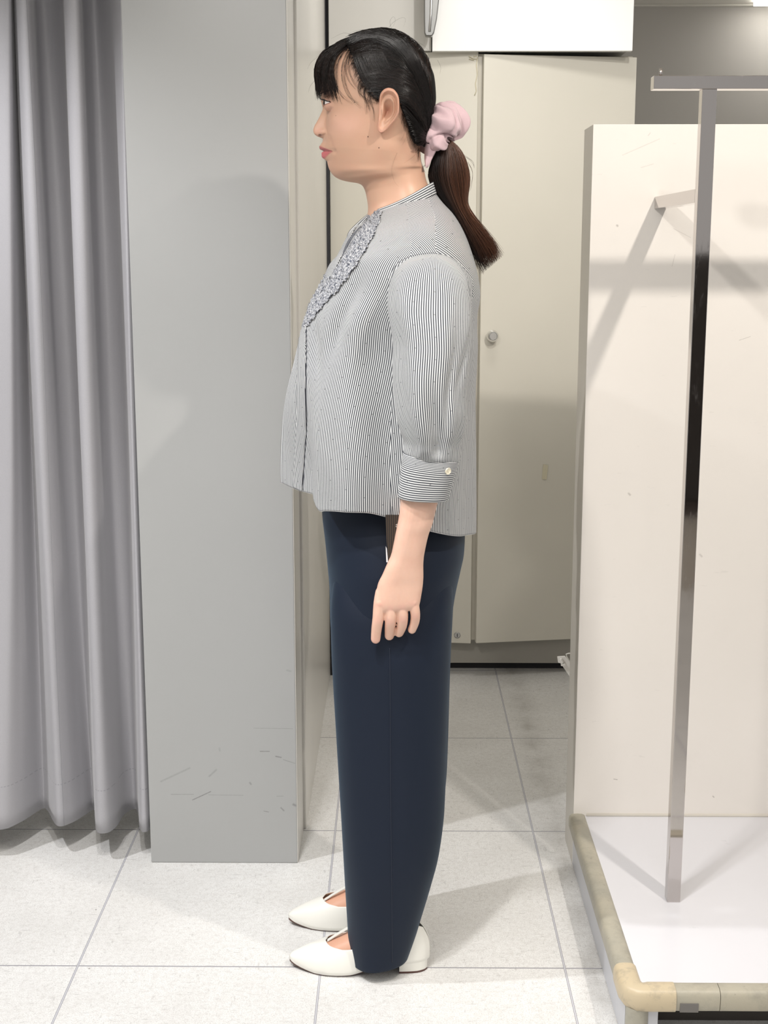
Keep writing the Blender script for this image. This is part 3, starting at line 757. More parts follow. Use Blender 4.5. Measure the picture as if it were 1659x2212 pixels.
for sgn in (-1, 1): add_body(*build_ear(sgn))

# ---------------- arms and hands: tapered pieces fused by remeshing, then smoothed
def fuse(mb, voxel, iters=4):
    me = bpy.data.meshes.new('t'); me.from_pydata([tuple(v) for v in mb.v], [], mb.f); me.update()
    bm = bmesh.new(); bm.from_mesh(me); bmesh.ops.recalc_face_normals(bm, faces=bm.faces); bm.to_mesh(me); bm.free()
    o = bpy.data.objects.new('t', me); COL.objects.link(o)
    m = o.modifiers.new('r', 'REMESH'); m.mode = 'VOXEL'; m.voxel_size = voxel; m.use_smooth_shade = True
    s = o.modifiers.new('s', 'SMOOTH'); s.factor = .5; s.iterations = iters
    dg = bpy.context.evaluated_depsgraph_get(); ev = o.evaluated_get(dg); r = ev.to_mesh()
    V = np.zeros(len(r.vertices)*3); r.vertices.foreach_get('co', V); V = V.reshape(-1, 3).copy()
    Fc = [tuple(p.vertices) for p in r.polygons]
    ev.to_mesh_clear(); bpy.data.objects.remove(o); return V, Fc
def ellipse_ring(a, b, yc, hd, n=32, e=.9, flat=0):
    """ring through front point a and back point b (world), half depth hd towards +-y"""
    c = (Vector(a) + Vector(b)) / 2; h = (Vector(b) - Vector(a)) / 2
    return [c + h*(-math.copysign(abs(math.cos(t))**e, math.cos(t))) + Vector((0, -hd*math.copysign(abs(math.sin(t))**e, math.sin(t)), 0)) for t in [2*math.pi*k/n for k in range(n)]]
AY = YC - .203
def capsule(mb, P, n=14):
    pts = [Vector(p[:3]) for p in P]; rr = [p[3] for p in P]
    a = (pts[0] - pts[1]).normalized(); b = (pts[-1] - pts[-2]).normalized()
    pre = [(pts[0] + a*rr[0]*math.sin(t), rr[0]*math.cos(t)) for t in (1.45, 1.1, .7, .35)]
    post = [(pts[-1] + b*rr[-1]*math.sin(t), rr[-1]*math.cos(t)) for t in (.35, .7, 1.1, 1.45)]
    allp = pre + list(zip(pts, rr)) + post
    mb.tube([q[0] for q in allp], [q[1] for q in allp], n)
def build_arm():
    m = MB()
    FA = [(884,985,956,985,.034,-.203),(872,1030,953,1036,.036,-.204),(866,1068,948,1072,.0365,-.204),(863,1106,940,1108,.035,-.203),(859,1130,934,1132,.033,-.202),
          (854.5,1152,926.5,1152,.030,-.201),(849,1180,919.5,1182,.0265,-.200),(844.5,1199,915.5,1205,.0240,-.199),(836,1218,914.5,1222,.0222,-.198),(826,1241,914.8,1243,.0200,-.197),
          (816,1262,913.5,1264,.0178,-.196),(812,1285,910.5,1284,.0160,-.196),(810,1303,908,1299,.0145,-.196),(811,1316,905,1310,.0115,-.196),(815,1323,900,1317,.006,-.196)]
    K = pchip([list(at_y(a, b, YC + y)) [0::2] + list(at_y(c, d, YC + y))[0::2] + [hd, y] for a, b, c, d, hd, y in FA], 60)
    m.loft([ellipse_ring((r[0], YC + r[5], r[1]), (r[2], YC + r[5], r[3]), 0, r[4], 32, .82) for r in K])
    # upper arm and elbow under the sleeve
    capsule(m, [(*at_y(930, 632, YC-.15), .040), (*at_y(925, 740, YC-.185), .038), (*at_y(926, 850, YC-.2), .034), (*at_y(920, 1010, YC-.203), .028)], 20)
    HYc = YC - .196
    def f(px, py, y): return at_y(px, py, HYc + y)
    fing = {
     'index': [(824,1280,0,.0095),(820,1305,-.001,.0096),(817,1335,0,.0088),(813.5,1358,.005,.0080),(811.5,1380,.010,.0073)],
     'middle': [(842,1280,0,.0095),(844,1308,-.001,.0098),(844,1336,.000,.0094),(842,1356,.008,.0084),(841,1373,.016,.0077)],
     'ring': [(866,1280,0,.0092),(868,1306,-.001,.0096),(870,1332,.000,.0088),(868,1352,.008,.0083),(862,1366.5,.017,.0076)],
     'pinky': [(888,1275,0,.0085),(892,1300,-.001,.0086),(897,1325,.001,.0074),(896,1343,.008,.0070),(890,1360,.014,.0063)]}
    for k, P in fing.items():
        Q = catmull([(*f(a, b, y), r + (.0009 if k in ('index', 'pinky') else .0004)) for a, b, y, r in P], 14); capsule(m, [tuple(q) for q in Q], 14)
    capsule(m, [(*f(856,1245,.014), .0105), (*f(846,1275,.022), .0105), (*f(838,1302,.028), .0092), (*f(838,1326,.030), .0080)], 14)
    for px, py in ((821,1303),(844,1309),(868,1307),(892,1299)): m.sphere(f(px, py, -.0066), .0072, sc=(1.1, .8, 1.3))
    m.sphere(f(900,1204,-.0135), .009, sc=(1.2, .6, 1.5))
    V, Fc = fuse(m, .00115, 6)
    px, py = proj_mid(V[:, 0], V[:, 2], HYc)
    T = np.tile(SKIN_ARM, (len(V), 1))
    for cx, cy in ((821,1303),(844,1310),(868,1307),(892,1300),(817,1337),(844,1340),(870,1336),(897,1330)):
        b = (np.exp(-((px-cx)/9)**2 - ((py-cy)/8)**2) * (V[:, 1] < HYc) * .35)[:, None]; T = T*(1-b) + np.array([.86, .44, .37])*b
    b = (np.exp(-((px-812)/14)**2 - ((py-1388)/12)**2) * .35)[:, None]; T = T*(1-b) + np.array([.82, .42, .36])*b
    return V, Fc, T
aV, aF, aT = build_arm()
add_body(aV, aF, aT)
aV2 = aV.copy(); aV2[:, 1] = 2*YC - aV2[:, 1]; aV2[:, 0] += .012
add_body(aV2, [tuple(reversed(f)) for f in aF], aT)

# ---------------- shoes, feet, legs
NEAR_Y, FAR_Y = YC - .075, YC + .082
TOE = at_z(626, 2056, .02).x
tip = at_y(626, 2056, NEAR_Y); heel = at_y(928, 2050, NEAR_Y); SL = heel.x - tip.x
tipf = at_y(624, 1984, FAR_Y)
S_T = [0, .02, .06, .12, .2, .3, .42, .55, .68, .8, .9, .96, 1.0]
S_W = [.0025, .0088, .0160, .0248, .0340, .0402, .0420, .0370, .0325, .0315, .0290, .0215, .006]
S_B = [.0125, .0110, .0085, .0055, .0028, .0025, .0035, .0095, .0155, .0185, .020, .020, .020]
S_H = [.0205, .0252, .0308, .0382, .0465, .0575, .0720, .092, .105, .108, .104, .098, .086]
S_R = [0, 0, 0, 0, 0, .40, .88, 1.0, .98, .86, .70, .60, .50]      # rim opening angle (rad)
def shp(t): return [float(pchip(np.array([S_W, S_B, S_H, S_R]).T, [t], S_T)[0][i]) for i in range(4)]
def shoe(x0, yc, sgn, label):
    root = empty('shoe', (x0 + SL/2, yc, 0)); root['label'] = label
    N1 = 70; NA = 28; rows = []; inner = []; T = np.concatenate([np.linspace(0, .06, 10)[:-1], np.linspace(.06, .94, 50), np.linspace(.94, 1, 11)[1:]])
    prm = pchip(np.array([S_W, S_B, S_H]).T, T, S_T)
    def op(t):
        if t < .262: return 0
        return float(np.interp(t, [.262, .268, .285, .32, .38, .46, .55, .68, .80, .90, .96, 1.0], [0, .22, .42, .62, .82, .95, 1.0, .98, .86, .70, .60, .50]))
    for t, (w, b, h) in zip(T, prm):
        bow = .004*sgn*math.sin(math.pi*min(t/.6, 1)) if t < .6 else 0
        a0 = op(t); ring = []
        for k in range(NA + 1):
            a = a0 + (math.pi/2 + .55 - a0)*k/NA
            yy = w*math.sin(min(a, 2.2))**.85 if a < math.pi/2 else w*(1 - .25*(a - math.pi/2)**1.4)
            zz = (b + .008) + (h - b - .008)*max(math.cos(a), 0)**.9 if a < math.pi/2 else (b + .008) - .008*min(1, (a - math.pi/2)/.55)
            ring.append((yy, zz))
        xx = x0 + SL*t
        bk = lambda z: x0 + SL*t - (.030*max(0, (z - .040)/.06)**2 + .010*max(0, (.030 - z)/.03)**2)*max(0, (t - .8)/.2)
        R1 = [Vector((bk(z_), yc + bow - y_, z_)) for y_, z_ in ring]; R2 = [Vector((bk(z_), yc + bow + y_, z_)) for y_, z_ in ring]
        rows.append(R1[::-1] + R2)
    m = MB(); m.loft([r for r in rows], False, False)
    # close the back of the counter
    u = m.build('upper', M_shoe, root, smooth=True)
    # split the mesh along the opening: rim edges already separate where a0 > 0
    bm = bmesh.new(); bm.from_mesh(u.data); bm.faces.ensure_lookup_table()
    kill = []
    nr = len(rows[0]); mid = nr // 2
    for f in bm.faces:
        ids = [v.index for v in f.verts]; cols = [i % nr for i in ids]; rws = [i // nr for i in ids]
        if (mid - 1) in cols and mid in cols and max(T[r] for r in rws) > .268: kill.append(f)
    bmesh.ops.delete(bm, geom=kill, context='FACES'); bmesh.ops.remove_doubles(bm, verts=bm.verts, dist=1e-5)
    bmesh.ops.recalc_face_normals(bm, faces=bm.faces); bm.to_mesh(u.data); bm.free()
    s = u.modifiers.new('s', 'SOLIDIFY'); s.thickness = .0014; s.offset = 0
    # sole, heel
    sl = MB(); rings = []
    for t, (w, b, h) in zip(T, prm):
        if t > .955: continue
        bow = .004*sgn*math.sin(math.pi*min(t/.6, 1)) if t < .6 else 0
        ww = w*.86 + .0015; xx = x0 + SL*t
        rings.append([Vector((xx, yc+bow-ww, b+.0022)), Vector((xx, yc+bow+ww, b+.0022)), Vector((xx, yc+bow+ww*.97, b-.0022)), Vector((xx, yc+bow-ww*.97, b-.0022))])
    sl.loft(rings); sl.build('sole', M_sole, root)
    def heelblock(z0, z1, k0, k1):
        m = MB(); RR = []
        for z, kk in ((z0, k0), (z1, k1)):
            ring = []
            for t in np.linspace(.785, .985, 12):
                w = pchip(np.array([S_W]).T, [t], S_T)[0][0]*.93*kk; ring.append(Vector((x0 + SL*t*(1 - .008*(1-kk)*10), yc - w, z)))
            for t in np.linspace(.985, .785, 12):
                w = pchip(np.array([S_W]).T, [t], S_T)[0][0]*.93*kk; ring.append(Vector((x0 + SL*t*(1 - .008*(1-kk)*10), yc + w, z)))
            RR.append(ring)
        m.loft(RR); return m
    o = heelblock(.0042, .0208, .97, 1.0).build('heel', M_shoe, root); set_auto(o, 40)
    o = heelblock(.0003, .0040, .965, .97).build('heel_tip', M_sole, root); set_auto(o, 40)
    # thin instep strap rising from the throat of the vamp
    st = MB(); P = [(.268, .0505), (.33, .062), (.40, .0735), (.47, .084)]
    rr = []
    for t, z in P:
        x = x0 + SL*t; rr.append([Vector((x, yc-.0042, z)), Vector((x, yc+.0042, z)), Vector((x+.0012, yc+.0042, z-.0016)), Vector((x+.0012, yc-.0042, z-.0016))])
    st.loft(rr); st.build('strap', M_shoe, root, bevel=.0004)
    root.parent = PERSON; root.matrix_parent_inverse = Matrix.Translation(-Vector(PERSON.location))
    # foot: a little smaller than the shoe, instep shows in the opening
    FT = np.linspace(.12, .80, 46); fr = []
    fp = pchip(np.array([S_W, S_B, S_H]).T, FT, S_T)
    for t, (w, b, h) in zip(FT, fp):
        k = .90 if t < .7 else .86; hh = h - .006 if t > .25 else h - .006; ring = []
        hh = min(hh, .082); bow = .004*sgn*math.sin(math.pi*min(t/.6, 1)) if t < .6 else 0
        for a in np.linspace(0, 2*math.pi, 32, endpoint=False):
            s_, c_ = math.sin(a), math.cos(a); hw = w*k - .0008
            ring.append(Vector((x0 + SL*t, yc + bow + hw*math.copysign(abs(s_)**.85, s_), (b+.008) + ((hh - b - .008)*max(c_, 0)**.9 if c_ > 0 else c_*.005))))
        fr.append(ring)
    m = MB(); m.loft(fr); add_body(m.v, m.f, np.tile(np.array([.74, .42, .29]), (len(m.v), 1)))
    m = MB(); xa = x0 + SL*.78
    m.tube([(xa-.004, yc, .045), (xa, yc, .09), (xa-.002, yc, .18), (xa-.012, yc, .32), (xa-.02, yc, .45), (xa-.03, yc*.97+YC*.03, .62), (xa-.03, yc*.9+YC*.1, .78)], [.030, .033, .040, .052, .05, .066, .072], 24)
    add_body(m.v, m.f, np.tile(SKIN_ARM, (len(m.v), 1)))
M_shoe = NT('white_leather')
def _():
    N = M_shoe; p = N.pos(); N.set((.86, .85, .79), .36, 0, .5); N.bump(N.noise(p, 500, 2), .05, .0004); return N.m
M_shoe = _()
M_sole = simple('brown_sole', (.10, .045, .035), .5)
shoe(tip.x, NEAR_Y, -1, 'white leather flat on the near foot'); shoe(tipf.x, FAR_Y, 1, 'white leather flat on the far foot')

body = link_mesh('body', BV, BF, M_skin, PERSON)
ca = body.data.color_attributes.new('tint', 'FLOAT_COLOR', 'POINT')
ca.data.foreach_set('color', np.concatenate([np.array(BT), np.ones((len(BT), 1))], 1).astype(np.float32).ravel())

# ---------------- eyes
M_sclera = simple('sclera', (.80, .76, .73), .12, 0, .6); M_iris = simple('iris_dark_brown', (.035, .018, .012), .08, 0, .7); M_pupil = simple('pupil', (.005, .005, .005), .05)
M_lash = simple('lash_black', (.012, .009, .009), .5)
for sgn in (-1, 1):
    c = Vector((EYE.x, YC + sgn*EY, EYE.z)); V = []; Fc = []; mi = []
    nu, nv = 40, 36; rings = []
    look = Vector((-1, -.20, .0)).normalized()
    q = look.to_track_quat('Z', 'Y')
    for i in range(1, nv):
        a = math.pi*i/nv; rr = .0124 + (.0008*math.exp(-(a/.45)**2))
        rings.append([c + q @ Vector((rr*math.sin(a)*math.cos(2*math.pi*k/nu), rr*math.sin(a)*math.sin(2*math.pi*k/nu), rr*math.cos(a))) for k in range(nu)])
    m = MB(); m.loft(rings)
    o = link_mesh('eye', m.v, m.f, None, body, True, [M_sclera, M_iris, M_pupil])
    for p in o.data.polygons:
        ang = math.degrees((p.center - c).angle(look)); p.material_index = 2 if ang < 13 else (1 if ang < 31 else 0)
    el = MB(); pts = []
    for dy in np.linspace(-.0140, .0138, 22):
        qq = max(1 - (dy/.0140)**2, 0); z = .0054*qq**.6; r = math.hypot(dy, z)
        pts.append(Vector((c.x - math.sqrt(max(.0138**2 - r*r, 0)) - .0002, c.y + sgn*dy, c.z + z + .0004)))
    el.tube(pts, [.0006 + .0005*math.sin(math.pi*i/21) for i in range(22)], 6)
    for i in range(2, 22):
        p = pts[i]; d = Vector((p.x - c.x - .004, (p.y - c.y)*.9, .004)).normalized()
        L = .0075 if i > 5 else .005
        el.tube([p, p + d*L*.5 + Vector((0, 0, -.0004)), p + d*L + Vector((0, 0, .0016))], [.00032, .00022, .00006], 4)
    el.build('eyelashes', M_lash, body, smooth=True)
    lo = MB(); pts = []
    for dy in np.linspace(-.0136, .0136, 18):
        qq = max(1 - (dy/.0140)**2, 0); z = -.0042*qq**.7; r = math.hypot(dy, z)
        pts.append(Vector((c.x - math.sqrt(max(.0137**2 - r*r, 0)), c.y + sgn*dy, c.z + z - .0003)))
    lo.tube(pts, .0005, 6); lo.build('lower_lid_line', simple('lid_pink', (.36, .17, .14), .4), body, smooth=True)
    br = MB()
    for i in range(46):
        u = random.random(); y = .012 + .036*u; p0 = at_y(697 + 26*u**1.6, 207 - 5*math.sin(2.2*u) + random.uniform(-2, 2), YC)
        h = hb.ray_cast(Vector((p0.x - .06, YC + sgn*y, p0.z)), Vector((1, 0, 0)))
        if h[0]:
            p = h[0] - Vector((.0003, 0, 0)); h2 = p + Vector((.002, sgn*.005, .0015)); br.tube([p, (p+h2)/2 + Vector((-.0008, 0, .0003)), h2], [.0003, .0003, .0001], 4)
    br.build('eyebrow', M_lash, body, smooth=True)

# ================================================================== clothes
def stripe_mat(name, P=.00345, dk=(.042, .046, .058), lt=(.62, .63, .63)):
    N = NT(name); uv = N.n('ShaderNodeUVMap', uv_map='UVMap').outputs[0]; u, v, w = N.sep(uv)
    f = N.math('PINGPONG', u, P/2)
    st = N.n('ShaderNodeMapRange'); st.inputs['From Min'].default_value = P*.20; st.inputs['From Max'].default_value = P*.27
    N.l(f, st.inputs['Value'])
    # small woven dots, staggered
    iu = N.math('DIVIDE', u, P*9); row = N.math('FLOOR', iu); fu = N.math('ABSOLUTE', N.math('SUBTRACT', N.math('FRACT', iu), .5))
    fv = N.math('ABSOLUTE', N.math('SUBTRACT', N.math('FRACT', N.math('ADD', N.math('DIVIDE', v, .034), N.math('MULTIPLY', row, .37))), .5))
    dot = N.math('MULTIPLY', N.math('LESS_THAN', fu, .07), N.math('LESS_THAN', fv, .022))
    c = N.mix(st.outputs[0], dk, lt); c = N.mix(N.math('MULTIPLY', dot, .5), c, (.05, .05, .06))
    N.set(c, .8, 0, .2, Sheen_Weight=.1)
    return N.m
M_stripe = stripe_mat('striped_cotton')
M_ruffle = stripe_mat('striped_frill', .0021, (.12, .13, .16), (.50, .505, .52))
M_cord = simple('stitching_and_shade', (.10, .105, .12), .8)  # also colours the dark strips on the blouse that stand in for shade
M_hem = simple('hem_edge', (.68, .68, .68), .8)

def grid_obj(name, V, UV, mat, parent, closed=False, solid=.0012):
    """V: rows x cols x 3, UV rows x (cols or cols+1) x 2"""
    nr, nc = V.shape[:2]; m = MB(); m.loft([[Vector(p) for p in r] for r in V], False, closed)
    me = bpy.data.meshes.new(name); me.from_pydata([tuple(v) for v in m.v], [], m.f); me.update()
    uvl = me.uv_layers.new(name='UVMap'); data = np.zeros((len(me.loops), 2), np.float32)
    k = 0; cols = nc if closed else nc - 1
    for i in range(nr - 1):
        for j in range(cols):
            q = j + 1
            for (a, b) in ((i, j), (i, q), (i+1, q), (i+1, j)):
                data[k] = UV[a, b] if callable(getattr(UV, 'shape', None)) is False and UV.ndim == 3 else UV[i, j][(a-i)*2 + (b-j)]
                k += 1
    uvl.data.foreach_set('uv', data.ravel())
    me.polygons.foreach_set('use_smooth', [True]*len(me.polygons)); me.materials.append(mat)
    o = bpy.data.objects.new(name, me); COL.objects.link(o)
    if parent: o.parent = parent; o.matrix_parent_inverse = Matrix.Translation(-parent_loc(parent))
    if solid:
        s = o.modifiers.new('s', 'SOLIDIFY'); s.thickness = solid; s.offset = -1
    return o

def smooth01(t): t = np.clip(t, 0, 1); return t*t*(3-2*t)

# ---------------- blouse body
BR = [ # front px,py   back px,py   half width  n
 (800,464, 936,412, .058, 2.0), (794,472, 944,424, .066, 2.0), (782,484, 956,440, .086, 2.05), (760,506, 976,464, .122, 2.15), (736,546, 1001,505, .158, 2.3), (711,572, 1019,552, .172, 2.4),
 (695,613, 1030,598, .176, 2.4), (677,646, 1035,640, .176, 2.4), (661,684, 1030,682, .175, 2.4), (650,727, 1029,730, .173, 2.35), (640,770, 1024,778, .172, 2.3),
 (630,839, 1022,850, .173, 2.3), (624,904, 1023,920, .176, 2.3), (616,976, 1026,1010, .182, 2.3), (611,1012, 1027,1090, .187, 2.3), (607,1043, 1028,1152, .19, 2.3)]
def wr(x, z, s=1.0):
    from mathutils import noise
    return noise.noise(Vector((x, z, s)))
def build_blouse():
    from mathutils import noise
    NH = 180; NR = 230
    K = []
    for a in BR:
        p = at_y(a[0], a[1], YC); b = at_y(a[2], a[3], YC); K.append([p.x, p.z, b.x, b.z, a[4], a[5]])
    K = np.array(K); d = np.hypot(np.diff((K[:,0]+K[:,2])/2), np.diff((K[:,1]+K[:,3])/2)) + .5*np.abs(np.diff(K[:,4])); arc = np.concatenate([[0], np.cumsum(d)])
    rows = pchip(K, NR, arc)
    for col in range(6):
        kk = np.exp(-np.linspace(-2,2,11)**2); kk /= kk.sum(); a = rows[:, col]; ap = np.concatenate([2*a[0]-a[5:0:-1], a, 2*a[-1]-a[-2:-7:-1]]); rows[:, col] = np.convolve(ap, kk, 'valid')
    # hem line read off the photograph for the near half (px, py, y offset)
    HL = [(607,1043,0),(625,1051,-.03),(648,1059,-.058),(668,1064,-.078),(679,1068,-.090),(682,1084,-.118),(685,1103,-.150),(700,1104,-.165),(740,1104,-.178),(790,1106,-.187),
          (830,1116,-.190),(870,1127,-.189),(905,1140,-.183),(935,1148,-.170),(970,1155,-.142),(1000,1157,-.105),(1018,1154,-.06),(1028,1151,0)]
    H = np.array([at_y(a, b, YC + c) for a, b, c in HL]); H = catmull(H, 400)
    dl = np.concatenate([[0], np.cumsum(np.linalg.norm(np.diff(H[:, :2], axis=0), axis=1))]); 
    t = np.linspace(0, dl[-1], NH+1); H = np.stack([np.interp(t, dl, H[:, i]) for i in range(3)], 1)
    V = np.zeros((NR, 2*NH, 3)); U = np.zeros((NR, 2*NH+1))
    for i, (fx, fz, bx, bz, W, n) in enumerate(rows):
        th = np.linspace(0, np.pi, 600); e = 2/n; c = np.cos(th); s = np.sin(th)
        tt = (1 - np.sign(c)*np.abs(c)**e)/2; P = np.stack([fx+(bx-fx)*tt, YC - W*np.abs(s)**e, fz+(bz-fz)*tt], 1)
        dl = np.concatenate([[0], np.cumsum(np.linalg.norm(np.diff(P, axis=0), axis=1))]); q = np.linspace(0, dl[-1], NH+1)
        P = np.stack([np.interp(q, dl, P[:, k]) for k in range(3)], 1)
        f = i/(NR-1); w = smooth01((f-.50)/.48)
        # at the hem follow the photographed curve; above it drape from the curve's plan shape
        lift = np.stack([H[:, 0], H[:, 1], H[:, 2]], 1)
        Q = P.copy()
        Q[:, :2] = P[:, :2]*(1-w) + lift[:, :2]*w
        Q[:, 2] = P[:, 2] + (H[:, 2] - (fz_hem + (bz_hem - fz_hem)*np.linspace(0, 1, NH+1)))*smooth01((f-.5)/.5) if False else P[:, 2]*(1-smooth01((f-.45)/.55)) + H[:, 2]*smooth01((f-.45)/.55)*1.0
        if f < 1:
            # keep rows evenly spaced between the straight row plane and the hem plane
            base = rows[int(.45*(NR-1))]; g = max(0, (f-.45)/.55)
            zb = base[1] + (base[3]-base[1])*np.interp(np.linspace(0,1,NH+1), [0,1], [0,1])
            if g > 0: Q[:, 2] = zb*(1-g) + H[:, 2]*g
        near = Q; 
        # folds and creases, along the surface
        idx = np.linspace(0, 1, NH+1)
        amp = .0070*smooth01((f-.35)/.5)
        fold = amp*(np.sin(idx*21 + 1.2*math.sin(f*5))*.6 + np.sin(idx*37 + 2 + f*3)*.3)*np.sin(np.pi*idx)**.5
        arm = .005*np.exp(-((idx-.40)/.05)**2)*np.exp(-((f-.42)/.16)**2) - .006*np.exp(-((idx-.36 + (f-.35)*.25)/.035)**2)*np.exp(-((f-.40)/.13)**2)
        arm += -.005*np.exp(-((idx-.22-(f-.45)*.35)/.03)**2)*np.exp(-((f-.5)/.10)**2)
        nz = np.array([.0048*noise.noise(Vector((p[0]*16 + p[2]*5, p[1]*10, p[2]*9))) for p in near]) * smooth01((f-.03)/.1)
        dsp = fold + arm*1.7 + nz; dsp[0] = dsp[-1] = dsp[0]*.5
        T = np.gradient(near[:, :2], axis=0); L = np.maximum(np.linalg.norm(T, axis=1), 1e-6); nx = -T[:, 1]/L; ny = T[:, 0]/L
        # outward: away from the centre line
        cxm = (near[0, 0]+near[-1, 0])/2; sg = np.sign(nx*(near[:, 0]-cxm) + ny*(near[:, 1]-YC)); sg[sg == 0] = 1
        near = near.copy(); near[:, 0] += nx*sg*dsp; near[:, 1] += ny*sg*dsp
        near[0, 1] = YC; near[-1, 1] = YC
        V[i, :NH+1] = near
        far = near[1:-1][::-1].copy(); far[:, 1] = 2*YC - far[:, 1]; V[i, NH+1:] = far
        a = np.concatenate([[0], np.cumsum(np.linalg.norm(np.diff(near, axis=0), axis=1))]); U[i, :NH+1] = a; U[i, NH+1:] = a[::-1][1:]
    Z = V[..., 2]; X = V[..., 0]; px, py = proj_mid(X, Z, YC)
    me_v = V.reshape(-1, 3); nc = 2*NH; m = MB()
    F_ = grid_faces(NR, nc, 0, True, False, False)
    me = bpy.data.meshes.new('blouse'); me.from_pydata([tuple(v) for v in me_v], [], F_); me.update()
    data = np.zeros((len(me.loops), 2), np.float32); k = 0
    seam = int(NH*.535)
    yk = np.zeros((NR, nc), bool)
    poly = [(905,380),(921,428),(934,470),(934,546),(985,566),(1012,600),(1012,638),(1080,642),(1080,380)]
    for a in range(len(poly)):
        x1, y1 = poly[a]; x2, y2 = poly[(a+1) % len(poly)]
        with np.errstate(divide='ignore'):
            yk ^= ((y1 > py) != (y2 > py)) & (px < (x2-x1)*(py-y1)/((y2-y1) if y2 != y1 else 1e-9) + x1)
    for i in range(NR-1):
        for j in range(nc):
            q = j+1; back = (seam <= j < nc - seam); yy = yk[i, j]
            for (a, b) in ((i, j), (i, q), (i+1, q), (i+1, j)):
                bb = b % nc; u = U[a, b] if b < nc + 0 else 0.0
                if yy: u = X[a, bb]*.42 + Z[a, bb]*.80 - .28*abs(V[a, bb, 1]-YC)
                elif back: u = U[a, NH] - u if b <= nc else u
                data[k] = (u + (0.5 if back else 0), Z[a, bb]); k += 1
    uvl = me.uv_layers.new(name='UVMap'); uvl.data.foreach_set('uv', data.ravel())
    me.polygons.foreach_set('use_smooth', [True]*len(me.polygons)); me.materials.append(M_stripe)
    o = bpy.data.objects.new('blouse', me); COL.objects.link(o); o.parent = PERSON; o.matrix_parent_inverse = Matrix.Translation(-Vector(PERSON.location))
    s = o.modifiers.new('s', 'SOLIDIFY'); s.thickness = .0012; s.offset = -1
    hem = MB(); hem.tube([Vector(p) for p in V[-1]] + [Vector(V[-1][0])], .0011, 5, False); hem.build('hem', M_hem, o, smooth=True)
    return o, V, F_
BLOUSE, BLV, BLF = build_blouse()

